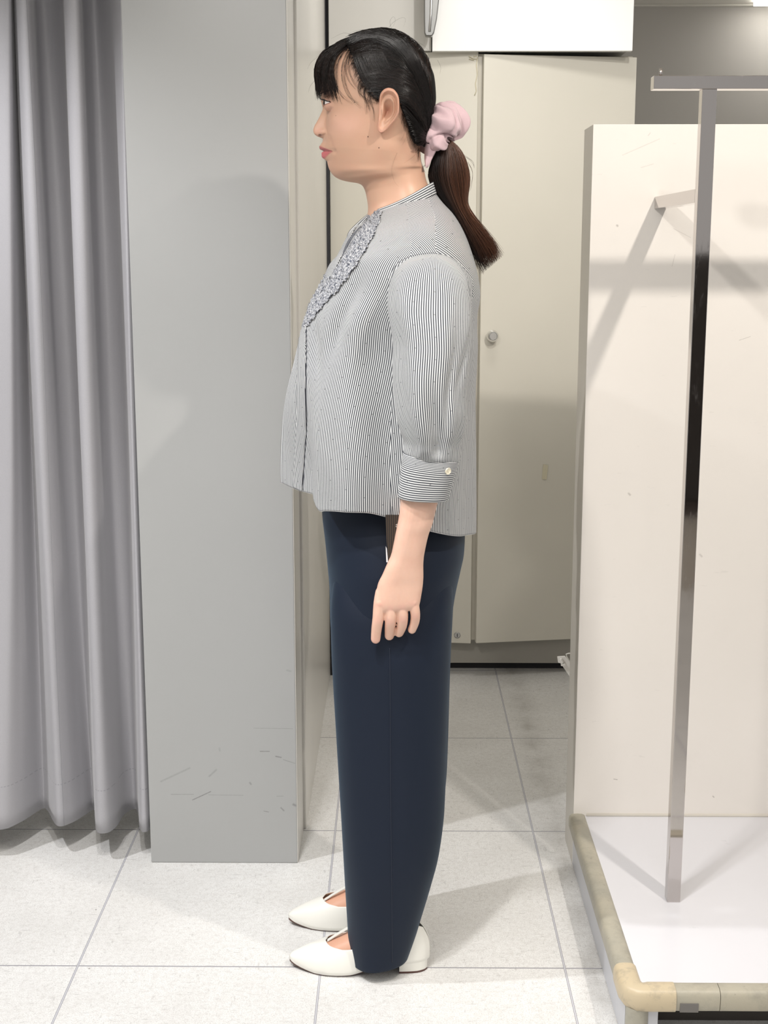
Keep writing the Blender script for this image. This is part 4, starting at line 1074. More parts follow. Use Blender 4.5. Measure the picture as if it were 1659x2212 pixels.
# ---------------- sleeves and cuffs
SLV = [ # front px,py  back px,py  y centre, half depth
 (925,549, 950,550, -.150, .006), (898,552, 972,556, -.148, .026), (876,560, 990,570, -.151, .042), (860,573, 1002,588, -.156, .053), (848,594, 1012,614, -.162, .062), (841,622, 1018,655, -.170, .069), (839,655, 1019,692, -.180, .073), (845,700, 1017,730, -.190, .074),
 (851,745, 1013,770, -.196, .074), (850,800, 1008,820, -.202, .073), (853,850, 1005,858, -.206, .071), (857,893, 1006,893, -.208, .068), (866,930, 1002,930, -.209, .062), (874,957, 994,958, -.209, .055), (873,974, 993,987, -.208, .051), (878,990, 988,1001, -.208, .0435), (876,1003, 984,1012, -.208, .040)]
def make_sleeve(sgn):
    K = []
    for a in SLV:
        p = at_y(a[0], a[1], YC + a[4]); b = at_y(a[2], a[3], YC + a[4]); K.append([p.x, p.z, b.x, b.z, a[4], a[5]])
    K = np.array(K); zc = -(K[:,1]+K[:,3])/2; arc = np.concatenate([[0], np.cumsum(np.maximum(np.hypot(np.diff(zc), np.diff(K[:,4])), .008))])
    NR, NC = 130, 160; rows = pchip(K, NR, arc); V = np.zeros((NR, NC, 3)); UV = np.zeros((NR, NC+1, 2))
    from mathutils import noise
    th = 2*np.pi*np.arange(NC)/NC
    for i, (fx, fz, bx, bz, yc, hd) in enumerate(rows):
        f = i/(NR-1); e = .88
        c = np.cos(th); s = np.sin(th); ex = -np.sign(c)*np.abs(c)**e; ey = -np.sign(s)*np.abs(s)**e
        gath = smooth01((f-.72)/.28); 
        k = 1 + .035*gath*np.sin(th*9 + 1.5)*1.1 + .02*gath*np.sin(th*17 + .4)
        fold = .028*smooth01((f-.1)/.4)*np.sin(th*4 + 2.2*f + .6) + .018*np.sin(th*7 - 3*f + 2)*smooth01(f/.3) \
            - .10*np.exp(-((th - (1.35 + .35*f))/.16)**2)*smooth01((f-.55)/.3)*(1-.5*gath) - .07*np.exp(-((th-(2.35 - .55*f))/.13)**2)*math.exp(-((f-.65)/.22)**2)
        diag = -.06*np.exp(-((th - (3.0 - 1.9*max(0, f-.25)))/.15)**2)*math.exp(-((f-.42)/.2)**2)
        k = k + fold*1.5 + diag*1.5; k = 1 + (k-1)*(1 - smooth01((f-.90)/.05))
        cx, cz = (fx+bx)/2, (fz+bz)/2; hx, hz = (bx-fx)/2, (bz-fz)/2
        V[i, :, 0] = cx + hx*ex*(1+(k-1)*.25); V[i, :, 2] = cz + hz*ex; V[i, :, 1] = yc + hd*ey*k
        nz = np.array([.0016*noise.noise(Vector((p[0]*22, p[1]*22, p[2]*9 + 3))) for p in V[i]]); V[i, :, 1] += nz
        V[i, :, 1] = YC + sgn*(-V[i, :, 1])
        cl = np.concatenate([V[i], V[i, :1]]); ln = np.concatenate([[0], np.cumsum(np.linalg.norm(np.diff(cl, axis=0), axis=1))])
        if i > NR*.3: UVR = ln/ln[-1]; UVP = UVR if i <= NR*.3+1 else UVP*.9 + UVR*.1; UVR = UVP
        else: UVR = ln/max(ln[-1], 1e-6)
        UV[i, :, 0] = UVR*(120*.00345); UV[i, :, 1] = cz*1.0
    if sgn > 0: V[..., 0] += .008
    # the cap drops from the armhole: raise the outer part of the first rows to the shoulder point
    o = grid_obj('sleeve', V, UV, M_stripe, BLOUSE, True)
    # cuff
    y0 = YC + .208*sgn*(1) if sgn > 0 else YC - .208
    def P(px, py): 
        q = at_y(px, py, YC - .208); return Vector((q.x + (.008 if sgn > 0 else 0), y0, q.z))
    CR = [(P(873,976), P(990,992), .046), (P(870,1000), P(984,1014), .0465), (P(866,1036), P(975,1045), .0455), (P(862,1072), P(966,1076), .0435)]
    NRc, NCc = 24, 96; Kc = np.array([[a.x, a.z, b.x, b.z, h] for a, b, h in CR]); rc = pchip(Kc, NRc); Vc = np.zeros((NRc, NCc, 3)); Uc = np.zeros((NRc, NCc+1, 2))
    thc = 2*np.pi*np.arange(NCc)/NCc
    for i, (fx, fz, bx, bz, h) in enumerate(rc):
        c, s = np.cos(thc), np.sin(thc); ex = -np.sign(c)*np.abs(c)**.72; ey = -np.sign(s)*np.abs(s)**.9
        Vc[i, :, 0] = (fx+bx)/2 + (bx-fx)/2*ex; Vc[i, :, 2] = (fz+bz)/2 + (bz-fz)/2*ex; Vc[i, :, 1] = y0 + h*ey*(1 if sgn < 0 else -1)
        Uc[i, :, 0] = i/(NRc-1)*.0755; Uc[i, :, 1] = np.arange(NCc+1)/NCc*.28
    cu = grid_obj('cuff', Vc, Uc, M_stripe, BLOUSE, True, .0022)
    for r_ in (0, -1):
        e_ = MB(); e_.tube([Vector(p) for p in Vc[r_]] + [Vector(Vc[r_][0])], .0011, 5, False); e_.build('cuff_edge', M_hem, cu, smooth=True) if False else None
    return o, cu, V, Vc
sl_o, cuff_o, SV, CV = make_sleeve(-1); make_sleeve(1)

def bvh_of(grids):
    Vs, Fs = [], []
    for V, closed in grids:
        b = len(Vs); Vs += [Vector(p) for p in V.reshape(-1, 3)]; Fs += grid_faces(V.shape[0], V.shape[1], b, closed, False, False)
    return BVHTree.FromPolygons(Vs, Fs)
CLB = bvh_of([(BLV, True)]); ALLB = bvh_of([(BLV, True), (SV, True)]); CUB = bvh_of([(CV, True)])
CAM = Vector((0, 0, CAM_H))
def on(bv, px, py, off=.001):
    d = ray(px, py).normalized(); h = bv.ray_cast(CAM, d)
    if h[0] is None: return None
    n = h[1] if h[1].dot(d) < 0 else -h[1]
    return h[0] + n*off
def trace(bv, pts, n, off=.001):
    Q = catmull(pts, n); return [p for p in (on(bv, a, b, off) for a, b in Q) if p is not None]

def seams():
    m = MB()
    m.tube(trace(ALLB, [(838,606),(846,588),(860,568),(885,555),(912,549),(936,547),(962,554),(988,571),(1006,602),(1014,640)], 70, .0006), .0009, 5)
    m.tube(trace(CLB, [(920,412),(930,440),(937,472),(936,510),(936,546)], 40, .0004), .0008, 5)
    m.tube(trace(CLB, [(1012,638),(1022,639),(1033,641)], 10, .0004), .0008, 5)
    m.build('seam_stitching', M_cord, BLOUSE, smooth=True)
    s2 = MB(); s2.tube(trace(CLB, [(833,1112),(836,1060),(842,1010),(848,975)], 30, .0002), .0006, 5); s2.build('side_seam', M_cord, BLOUSE, smooth=True)
seams()

# collar band
def collar():
    NRr, NC = 10, 120; V = np.zeros((NRr, NC, 3)); U = np.zeros((NRr, NC, 2))
    for i in range(NRr):
        f = i/(NRr-1)
        F0 = np.array([at_y(800, 459, YC), at_y(800, 474, YC)]); B0 = np.array([at_y(935, 393, YC), at_y(942, 419, YC)])
        fr = F0[0]*(1-f) + F0[1]*f; bk = B0[0]*(1-f) + B0[1]*f; W = .0585*(1-f) + .066*f
        th = np.linspace(.16, 2*np.pi - .16, NC); c, s = np.cos(th), np.sin(th)
        t = (1-c)/2; dip = -.006*np.sin(np.pi*t)*(1)
        V[i, :, 0] = fr[0] + (bk[0]-fr[0])*t; V[i, :, 2] = fr[2] + (bk[2]-fr[2])*t + dip; V[i, :, 1] = YC - W*np.sign(s)*np.abs(s)**.95
        U[i, :, 0] = f*.0175; U[i, :, 1] = th*.06
    grid_obj('collar_band', V, U, M_stripe, BLOUSE, False, .0014)
collar()

def strip(name, left, right, n, m_, mat, off, uvw=None, wav=None, solid=.001):
    L = catmull(left, n); Rr = catmull(right, n); V = []; U = []
    acc = 0; prev = None
    for i in range(n):
        row = []; ur = []
        for j in range(m_):
            t = j/(m_-1); a = L[i]*(1-t) + Rr[i]*t
            p = on(CLB, a[0], a[1], off)
            if p is None: p = at_y(a[0], a[1], YC - .01)
            row.append(p)
        V.append(row)
    V = np.array([[tuple(p) for p in r] for r in V]); U = np.zeros((n, m_, 2))
    dl = np.concatenate([[0], np.cumsum(np.linalg.norm(np.diff(V[:, 0], axis=0), axis=1))])
    for i in range(n):
        for j in range(m_):
            U[i, j] = (np.linalg.norm(V[i, j]-V[i, 0]) if not uvw else dl[i]*1.0, dl[i])
            if wav:
                q = wav(dl[i], j/(m_-1)); V[i, j] += np.array(q)
                if uvw: U[i, j] = (dl[i]*.9 + .5*q[0] + .6*q[2] + .002*math.sin(j*1.7), j*.002)
    return grid_obj(name, V, U, mat, BLOUSE, False, solid)
# placket
pk = strip('placket', [(768,488),(748,522),(727,563),(706,602),(690,635),(675,660),(660,690),(650,720),(646,790),(645,850),(643,920),(640,985),(636,1052)],
      [(776,484),(759,515),(741,553),(722,592),(704,624),(690,652),(673,684),(664,712),(663,790),(662.5,850),(664,920),(659,985),(655,1061)], 220, 8, M_stripe, .0022)
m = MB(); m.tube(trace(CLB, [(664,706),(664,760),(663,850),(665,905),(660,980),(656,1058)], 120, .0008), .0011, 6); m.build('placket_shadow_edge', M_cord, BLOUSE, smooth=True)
def fr(s, t):
    a = 1.0; h = math.sin(s*900 + 3*math.sin(s*140) + t*4)
    return (.0010*math.sin(s*700 + t*9), -.0019*abs(h)*(.35 + t) - .0008, .0014*math.sin(s*860 + 2*math.cos(t*6)) + .0006*math.sin(s*2100))
RC = [(822,457,10),(812,470,22),(797,498,30),(779,529,33),(759,562,32),(739,592,30),(719,621,28),(701,642,22),(687,662,19),(674,683,13),(665,702,6)]
RC2 = catmull(RC, 60); Lp, Rp = [], []
for i, (x, y, w) in enumerate(RC2):
    t = RC2[min(i+1, 59)][:2] - RC2[max(i-1, 0)][:2]; t /= np.linalg.norm(t); nrm = np.array([-t[1], t[0]])
    if nrm[0] < 0: nrm = -nrm
    w2 = w + 2.5*math.sin(i*1.1) ; Lp.append((x - nrm[0]*w2*.5, y - nrm[1]*w2*.5)); Rp.append((x + nrm[0]*w2*.5, y + nrm[1]*w2*.5))
strip('ruffle', Lp, Rp, 330, 12, M_ruffle, .0018, True, fr)
strip('ruffle', [(704,594),(688,622),(672,652),(663,684),(655,706)], [(716,600),(699,630),(684,658),(668,688),(660,706)], 150, 8, M_ruffle, .002, True, fr)
# open far edge of the neckline standing up
V = []; U = []
for i, (x, y, w) in enumerate(catmull([(799,462,3),(778,482,8),(758,503,9),(751,520,8),(738,545,6),(720,570,3)], 30)):
    a = at_y(x - w*.35, y - w*.35, YC + .012); b = at_y(x + w*.9, y + w*.9, YC + .004); V.append([a, b]); U.append([(0, i*.004), (.012, i*.004)])
grid_obj('neckline_edge', np.array([[tuple(p) for p in r] for r in V]), np.array(U), M_stripe, BLOUSE, False, .0014)
m = MB(); L = trace(CLB, [(781,489),(768,506),(757,523),(747,542),(739,556)], 30, .0012); m.tube(L, [.0005 + .0035*math.sin(math.pi*i/max(len(L)-1, 1)) for i in range(len(L))], 6); m.build('neck_opening_shade', M_cord, BLOUSE, smooth=True)  # dark sliver laid on the cloth, imitating shade inside the open neckline
# cuff button
p = on(CUB, 966, 1017, .0014)
hn = CUB.ray_cast(CAM, ray(966, 1017).normalized())[1]; hn = hn if hn.y < 0 else -hn
if p:
    m = MB(); m.disc(p, hn, [(.0052, 0), (.0056, .0012), (.0050, .0022), (.0042, .0018), (.0004, .0018)]); b = m.build('button', simple('ivory_button', (.80, .74, .58), .25), cuff_o, smooth=True); set_auto(b, 40)
    m = MB(); m.tube([p + Vector((-.0012, -.0022, .0012)), p + Vector((.0012, -.0022, -.0012))], .0005, 5); m.build('button_thread', simple('thread', (.5, .46, .36), .6), b)
    m = MB(); q = p + Vector((-.0085, 0, 0)); m.tube([q, q + Vector((.003, 0, 0))], .0006, 5); m.build('buttonhole', M_hem, cuff_o)

# ---------------- trousers
def trouser_mat():
    N = NT('navy_twill'); p = N.pos(); n = N.noise(p, 1400, 2, .5, (1, 1, .5)); n2 = N.noise(p, 5, 3)
    N.set(N.mix(n, (.0042, .0085, .020), (.0060, .012, .028)), .62, 0, .3, Sheen_Weight=.10, Sheen_Roughness=.45, Sheen_Tint=(.35, .6, .85, 1)); N.bump(n, .05, .0004); return N.m
M_trs = trouser_mat()
def trousers():
    from mathutils import noise
    m = MB(); Y1 = YC
    def K(rows, n, fold=0, legs=None, yoff=None, dx=0, N=72):
        A = []
        for r in rows:
            p = at_y(r[0], r[1], YC + r[5]); b = at_y(r[2], r[3], YC + r[5]); A.append([p.x, p.z, b.x, b.z, r[4], r[5]])
        A = pchip(np.array(A), n); RR = []
        for i, (fx, fz, bx, bz, h, yo) in enumerate(A):
            f = i/(n-1); ring = []
            for k in range(N):
                a = 2*math.pi*k/N; c, s = math.cos(a), math.sin(a); e = .84
                ex = -math.copysign(abs(c)**e, c); ey = -math.copysign(abs(s)**e, s)
                x = (fx+bx)/2 + (bx-fx)/2*ex; z = (fz+bz)/2 + (bz-fz)/2*ex
                w = 1 + fold*(.035*math.sin(a*3 + f*4) + .02*math.sin(a*5 - f*6 + 1)) + .03*math.exp(-((a-math.pi/2)/.09)**2)*0
                nz = .003*noise.noise(Vector((x*9, ey*2 + yo*7, z*4)))
                y = YC + yo + h*ey*w + nz
                ring.append(Vector((x, y, z)))
            RR.append(ring)
        return RR
    hips = K([(694,1060,1002,1090,.140,0),(697,1110,1004,1140,.150,0),(703,1160,1002,1185,.160,0),(709,1220,994,1225,.166,0),(713,1270,984,1270,.166,0),(714,1325,976,1320,.162,0),(720,1390,968,1385,.146,0),(740,1450,945,1445,.10,0)], 40, 0, N=96)
    m.loft(hips)
    leg = [(730,1215,965,1212,.050,-.075),(719,1265,978,1260,.070,-.080),(714.5,1330,977,1325,.0835,-.083),(716,1400,973.5,1400,.086,-.084),(720,1480,969.5,1480,.084,-.083),(725,1560,966.5,1560,.083,-.082),(731,1660,963.5,1660,.082,-.081),(737,1760,960,1745,.081,-.080),
           (742,1850,949,1835,.079,-.079),(746,1920,931,1905,.076,-.077),(750,1985,912,1968,.073,-.076),(753,2030,899,2010,.071,-.075),(758,2064,884,2052,.070,-.075)]
    RR = K(leg, 110, .6); m.loft(RR)
    global LEGV; LEGV = np.array([[tuple(p) for p in r] for r in RR])
    tf = m.v[:]  # far leg: the same leg mirrored, a little behind
    FR = [[Vector((p.x + .010, 2*YC - p.y + .006, p.z + .004)) for p in r] for r in RR]; m.loft(FR)
    o = m.build('trousers', M_trs, PERSON, smooth=True); return o
TRS = trousers(); 
LB = bvh_of([(LEGV, True)])
m = MB(); m.tube(trace(LB, [(842,1400),(843,1500),(844,1700),(846,1900),(847,2078)], 80, .0002), .0009, 5); m.build('side_seam', simple('navy_seam', (.008, .014, .03), .7), TRS, smooth=True)

# ---------------- garment tag hanging at the hip
TY_ = YC - .195
def hangtag():
    r = empty('garment_tag', at_y(846, 1160, TY_)); tag(r, 'small black striped paper tag with white edge hanging below blouse hem beside the wrist', 'tag')
    def quad(P, y, th): 
        V = [at_y(a, b, y) for a, b in P] + [at_y(a, b, y) + Vector((0, th, 0)) for a, b in P]
        return MB().add(V, [(0,1,2,3), (7,6,5,4), (0,4,5,1), (1,5,6,2), (2,6,7,3), (3,7,4,0)])
    N = NT('tag_print'); p = N.pos(); x, y, z = N.sep(p)
    x0 = at_y(832, 1160, TY_).x
    f = N.math('FRACT', N.math('DIVIDE', N.math('SUBTRACT', x, x0), .0032)); st = N.math('GREATER_THAN', f, .72)
    N.set(N.mix(N.math('MULTIPLY', st, .4), (.02, .016, .014), (.20, .13, .08)), .4)
    quad([(832,1112),(862,1112),(866,1212),(838,1214)], TY_, .0006).build('tag_card', N.m, r)
    quad([(833.2,1180),(835.6,1185),(838.5,1214.5),(834.5,1214.5)], TY_ + .0008, .0008).build('tag_white_edge', simple('white_card', (.8, .8, .82), .5), r)
    m = MB()
    for P in ([(855,1134),(858,1132.5),(860,1134),(860,1138)], [(860,1135.5),(856.5,1136),(855,1137.5),(857,1139),(860,1137.5)]):
        m.tube([at_y(a, b, TY_ - .0004) for a, b in P], .0004, 5)
    m.build('tag_lettering', simple('tag_ink', (.7, .66, .6), .5), r)
    m = MB(); m.tube([at_y(847, 1085, TY_ + .012), at_y(847, 1112, TY_)], .0004, 5); m.build('tag_string', simple('string', (.1, .1, .1), .7), r)
hangtag()

# ================================================================== hair
def hair_mat():
    N = NT('dark_brown_hair'); at = N.n('ShaderNodeAttribute', attribute_name='tone')
    N.set(at.outputs['Color'], .29, 0, .34); return N.m
M_hair = hair_mat()
M_scalp = simple('hair_base', (.005, .0038, .0035), .6, 0, .12)
HR = [(836,62,843,62,.004),(812,63.5,858,67,.022),(789,67,876,76,.040),(764,75,893,88,.056),(742,84,908,102,.067),(722,98,922,122,.076),(706,118,933,143,.082),(697,140,941,165,.0845),
      (693,165,944,190,.0855),(693,190,945,214,.085),(705,215,943,232,.083),(730,240,939,250,.079),(770,268,933,272,.073),(800,292,927,296,.067),(850,315,921,322,.058)]
def build_hair():
    K = []
    for a in HR:
        p = at_y(a[0], a[1], YC); b = at_y(a[2], a[3], YC); K.append([p.x, p.z, b.x, b.z, a[4]])
    K = np.array(K); NR, NC = 140, 200
    arc = np.concatenate([[0], np.cumsum(np.maximum(np.hypot(np.diff(K[:,2]), np.diff(K[:,3])), .003))]); rows = pchip(K, NR, arc)
    V = np.zeros((NR, NC, 3)); th = 2*np.pi*np.arange(NC)/NC; c, s = np.cos(th), np.sin(th)
    for i, (fx, fz, bx, bz, W) in enumerate(rows):
        e = 2/2.25; t = (1-np.sign(c)*np.abs(c)**e)/2; t = t + .07*np.sin(np.pi*t)**2
        V[i, :, 0] = fx + (bx-fx)*t; V[i, :, 2] = fz + (bz-fz)*t; V[i, :, 1] = YC - W*np.sign(s)*np.abs(s)**e
    return V
HV = build_hair()
HF = grid_faces(HV.shape[0], HV.shape[1], 0, True, True, False)
HB = BVHTree.FromPolygons([Vector(v) for v in HV.reshape(-1, 3)], HF)
def inside(px, py, poly):
    c = False; n = len(poly)
    for i in range(n):
        x1, y1 = poly[i]; x2, y2 = poly[(i+1) % n]
        if (y1 > py) != (y2 > py) and px < (x2-x1)*(py-y1)/(y2-y1) + x1: c = not c
    return c
HAIRP = [(742,88),(752,108),(762,135),(772,158),(780,176),(793,192),(806,203),(818,207),(826,196),(842,189),(858,196),(864,215),(866,235),(872,252),(880,268),(886,292),(898,315),(915,330),(960,330),(960,20),(700,20),(722,80)]
def shell():
    V = HV.reshape(-1, 3); px, py = proj_mid(V[:, 0], V[:, 2], YC - np.abs(V[:, 1] - YC)); keep = [inside(a, b, HAIRP) for a, b in zip(px, py)]
    # pull the shell in a little so strands lie over it
    cen = np.array(at_y(835, 190, YC)); V2 = cen + (V - cen)*.972
    Fk = [f for f in HF if all(keep[i] for i in f)]
    o = link_mesh('hair', V2, Fk, M_scalp, PERSON); 
    me = o.data; bm = bmesh.new(); bm.from_mesh(me); bmesh.ops.delete(bm, geom=[v for v in bm.verts if not v.link_faces], context='VERTS'); bm.to_mesh(me); bm.free()
    s = o.modifiers.new('s', 'SOLIDIFY'); s.thickness = .004; s.offset = -1
    return o
HAIR = shell()

class Strands:
    def __init__(s): s.V = []; s.F = []; s.C = []
    def add(s, pts, r0, col, n=3, taper=(.75, 1, .9, .25)):
        m = len(pts); b = len(s.V); prev = None
        pts = [Vector(p) for p in pts]
        for i, p in enumerate(pts):
            t = (pts[min(i+1, m-1)] - pts[max(i-1, 0)])
            t = t.normalized() if t.length > 1e-9 else Vector((0, 0, -1))
            a = t.orthogonal().normalized() if prev is None else (prev - t*prev.dot(t)).normalized()
            prev = a; q = t.cross(a); r = r0*np.interp(i/(m-1), [0, .3, .7, 1], taper)
            for k in range(n):
                an = 2*math.pi*k/n; s.V.append(tuple(p + (a*math.cos(an) + q*math.sin(an))*float(r))); s.C.append(col)
        for i in range(m-1):
            for k in range(n):
                k2 = (k+1) % n; s.F.append((b+i*n+k, b+i*n+k2, b+(i+1)*n+k2, b+(i+1)*n+k))
    def build(s, name, parent):
        me = bpy.data.meshes.new(name); me.from_pydata(s.V, [], s.F); me.update(); me.materials.append(M_hair)
        me.polygons.foreach_set('use_smooth', [True]*len(me.polygons))
        ca = me.color_attributes.new('tone', 'FLOAT_COLOR', 'POINT')
        ca.data.foreach_set('color', np.concatenate([np.array(s.C), np.ones((len(s.C), 1))], 1).astype(np.float32).ravel())
        o = bpy.data.objects.new(name, me); COL.objects.link(o); o.parent = parent
        o.matrix_parent_inverse = Matrix.Translation(-parent_loc(parent)); return o
def hy(px, py, sgn, lift):
    """point on the hair surface above photograph position px, py, on the near (-1) or far side"""
    for k in range(60):
        h = HB.ray_cast(CAM, ray(px, py).normalized())
        if h[0] is not None and h[0].y < YC + .002:
            n = h[1] if h[1].y < 0 else -h[1]; q = h[0] + n*lift
            return q if sgn < 0 else Vector((q.x, 2*YC - q.y, q.z))
        px += (832-px)*.015; py += (170-py)*.015
    return at_y(px, py, YC)
def dark(brown=0.0):
    v = random.uniform(.6, 1.5); b = brown*random.random()
    return (.0062*v + .075*b, .0045*v + .028*b, .0040*v + .015*b)
def bez(P, n):
    P = [np.array(p, float) for p in P]; out = []
    for t in np.linspace(0, 1, n):
        out.append((1-t)**3*P[0] + 3*(1-t)**2*t*P[1] + 3*(1-t)*t*t*P[2] + t**3*P[3])
    return out
TIE = (933, 288)
ST = Strands()
def sweep(sx, sy, sgn, r=.00042, brown=.0, lift=None):
    ex, ey = TIE[0] + random.uniform(-9, 6), TIE[1] + random.uniform(-20, 22)
    # strands rise back from the hairline, arch over and fall to the tie
    up = np.clip((215 - sy)/120, 0, 1)
    c1 = (sx + (ex-sx)*.42, sy - 48*up + (ey-sy)*.02); c2 = (min(ex - 2, 930) - (1-up)*22, ey - 60 - 95*up)
    P = bez([(sx, sy), c1, c2, (ex, ey)], 15)
    L = random.uniform(-.0010, .0009) if lift is None else lift
    pts = [hy(p[0] + random.uniform(-.25, .25), p[1], sgn, L) for p in P]
    ST.add(pts, r, dark(brown))
# hairline starts
HL_ = [(744,88),(752,108),(762,135),(772,158),(780,178),(792,195),(806,206),(816,210)]
HLc = catmull(HL_, 200)
for i in range(900):
    a = HLc[int(random.random()*199)]; q = random.random()**1.5*70
    sweep(a[0] + random.uniform(-5, 3) + q, a[1] + random.uniform(-3, 5) - q*.25, -1 if random.random() < .72 else 1, brown=.25 if random.random() < .2 else 0)
for i in range(900):   # crown and back
    x = random.uniform(745, 925); y = 62 + random.random()**1.3*120
    if not inside(x, y, HAIRP): continue
    sweep(x, y, -1 if random.random() < .72 else 1, brown=(.5 if x > 860 else .15)*(random.random() < .4))
for i in range(260):   # above and behind the ear, nape
    x = random.uniform(826, 870); y = random.uniform(186, 200) + max(0, x-858)*2
    sweep(x, y, -1 if random.random() < .75 else 1)
for i in range(260):
    t = random.random(); x, y = 866 + 38*t, 226 + 92*t + random.uniform(-4, 6)
    P = bez([(x, y), (x+12, y+2 - 8*t), (TIE[0]-20, TIE[1]+14*t), (TIE[0]+random.uniform(-6,4), TIE[1]+random.uniform(0,26))], 10)
    sg = -1 if random.random() < .75 else 1; L = random.uniform(-.0012, .0008); ST.add([hy(p[0], p[1], sg, L) for p in P], .0004, dark())
for i in range(520):    # locks falling from the parting along the temple, then back over the ear
    q = random.random()**1.1*64; e = (TIE[0] + random.uniform(-9, 6), TIE[1] + random.uniform(-22, 6))
    W0 = [(752+q*.9, 84-q*.2), (761+q, 118-q*.2), (774+q, 156-q*.35), (792+q*.9, 184-q*.5), (822+q*.6, 193-q*.7), (852+q*.3, 192-q*.6), (884, 222-q*.6), (912, 260-q*.3), e]
    Q = catmull([(a + random.uniform(-1.8, 1.8), b + random.uniform(-1.8, 1.8)) for a, b in W0], 22); L = random.uniform(-.0009, .0009)
    sg = -1 if random.random() < .75 else 1
    ST.add([hy(a, b, sg, L) for a, b in Q], .00042, dark(.1))
# smoother, brighter-edged locks combed from the parting over the front of the crown
for i in range(160):
    x = random.uniform(748, 800); y = 72 + (800-x)*.28 + random.uniform(-4, 12); sweep(x, y, -1, r=.0006, lift=.0014)
ST.build('swept_hair', HAIR)

# ---------------- fringe: full strands over the forehead
BG = Strands()
def fringe(root, mid, low, end, y0, y1, r, col, n=13, j=2.2):
    P = []
    for (x, y), t in zip((root, mid, low, end), (0, .45, .8, 1)):
        P.append((x + random.uniform(-j, j)*(.6+t), y + random.uniform(-j, j), y0*(1-t) + y1*t))
    Q = catmull(P, n); BG.add([at_y(a, b, YC + c) for a, b, c in Q], r, col, 3, (.8, 1, .8, .15))
for i in range(430):   # the curtain seen edge on, centre of the brow
    u = random.random(); y1 = random.uniform(-.046, .046); f = abs(y1)/.046
    side = f**2
    root = (752 + 16*u + side*8, 84 - 6*u + side*3); mid = (700 + 14*u*f + 8*side, 110 + 6*u + side*6); low = (680 + 7*u + 9*side, 150 + side*4); end = (683 + random.random()**1.5*11 + 12*side, 204 + random.uniform(-16, 12) + 4*side)
    fringe(root, mid, low, end, y1*.7, y1, .00042, dark(.30 if random.random() < .35 else .03))
for i in range(300):   # near side, falling past the eye towards the temple
    g = random.random(); k = int(g*5)/5 + random.uniform(0, .07) if i % 2 else g**2.2*.7      # loose clumps leave the forehead showing between
    x_end = 702 + 44*k; root = (758 + 20*k, 82 + 8*k); mid = (716 + 16*k, 112 + 6*k); low = (697 + 26*k, 158 + 4*k); end = (x_end + random.uniform(-3, 3), 206 + 14*k + random.uniform(-9, 9))
    yy = -.050 - .012*k
    fringe(root, mid, low, end, -.045, yy, .00036, dark(.15), j=1.4)
for i in range(110):   # far side
    k = random.random(); fringe((760+18*k, 82+8*k), (718+14*k, 112), (698+20*k, 156), (704+28*k, 206+8*k), .045, .052 + .01*k, .00036, dark(.1))
for i in range(150):    # shiny band rolling forward from the parting
    u = random.random(); fringe((772 - 6*u, 76 + 6*u), (728 + 8*u, 92 + 14*u), (704 + 10*u, 122 + 10*u), (690 + 14*u, 165 + 10*u), -.02 - .03*u, -.035 - .02*u, .00045, dark(.05))
# long loose wisps over temple and cheek, drawn individually
W_ = [[(764,90),(742,130),(738,170),(752,205),(775,224)], [(768,92),(748,130),(744,175),(758,212),(782,236)], [(756,92),(728,140),(726,182),(740,208),(764,226)], [(772,96),(752,120),(746,140),(752,172),(768,192)],
      [(774,100),(756,126),(754,150),(764,178),(784,200)], [(764,92),(736,120),(728,150),(730,190),(742,212)], [(790,190),(788,205),(792,222),(797,236)], [(798,200),(795,214),(797,228),(800,242)],
      [(806,206),(812,216),(817,222)], [(780,186),(778,200),(785,212),(800,220),(815,226)], [(785,192),(786,210),(790,228),(792,246)], [(776,180),(774,196),(780,208)], [(802,205),(800,220),(806,240),(808,262)]]
def on_head(px, py, lift):
    h = hb.ray_cast(CAM, ray(px, py).normalized())
    return h[0] - Vector((0, lift, 0)) if h[0] else at_y(px, py, YC - .03)
for w in W_:
    for k in range(4):
        Q = catmull([(a + random.uniform(-2.5, 2.5), b + random.uniform(-3, 3)) for a, b in w], 16)
        BG.add([on_head(a, b, .002 + .004*math.sin(i/15*3.1)) for i, (a, b) in enumerate(Q)], .00026, dark(.1), 3, (.9, .9, .6, .15))
# fine sideburn and hairline fuzz
for i in range(420):
    t = random.random(); a = HLc[int(t*199)]; L = random.uniform(8, 22)
    dx, dy = (-.35, .9) if t < .7 else (.1, 1.0)
    p0 = (a[0] + random.uniform(-2, 7), a[1] + random.uniform(-4, 4)); bend = random.uniform(-.6, .9)
    P = [(p0[0] + dx*L*s_ + bend*L*s_*s_*.5, p0[1] + dy*L*s_*.8 + 0) for s_ in (0, .33, .66, 1)]
    BG.add([on_head(x, y, .0012) for x, y in P], .00018, dark(.1), 3, (.9, .8, .5, .1))
for i in range(130):   # nape
    t = random.random(); x, y = 868 + 40*t, 240 + 85*t; L = random.uniform(10, 30)
    P = [(x + random.uniform(-3, 3) - L*.12*s_, y + L*s_) for s_ in (0, .33, .66, 1)]
    BG.add([on_head(a, b, .001) for a, b in P], .00017, dark(.2), 3, (.9, .8, .5, .1))
for w in ([(858,330),(850,350),(846,370),(852,392),(862,404)], [(905,320),(896,335),(884,345),(872,352)], [(912,330),(905,345),(895,352)], [(880,285),(876,300),(868,315)], [(872,262),(874,285),(868,300),(862,305)]):
    Q = catmull(w, 14); BG.add([on_head(a, b, .0012) for a, b in Q], .00011, dark(.3), 3, (.9, .8, .6, .2))
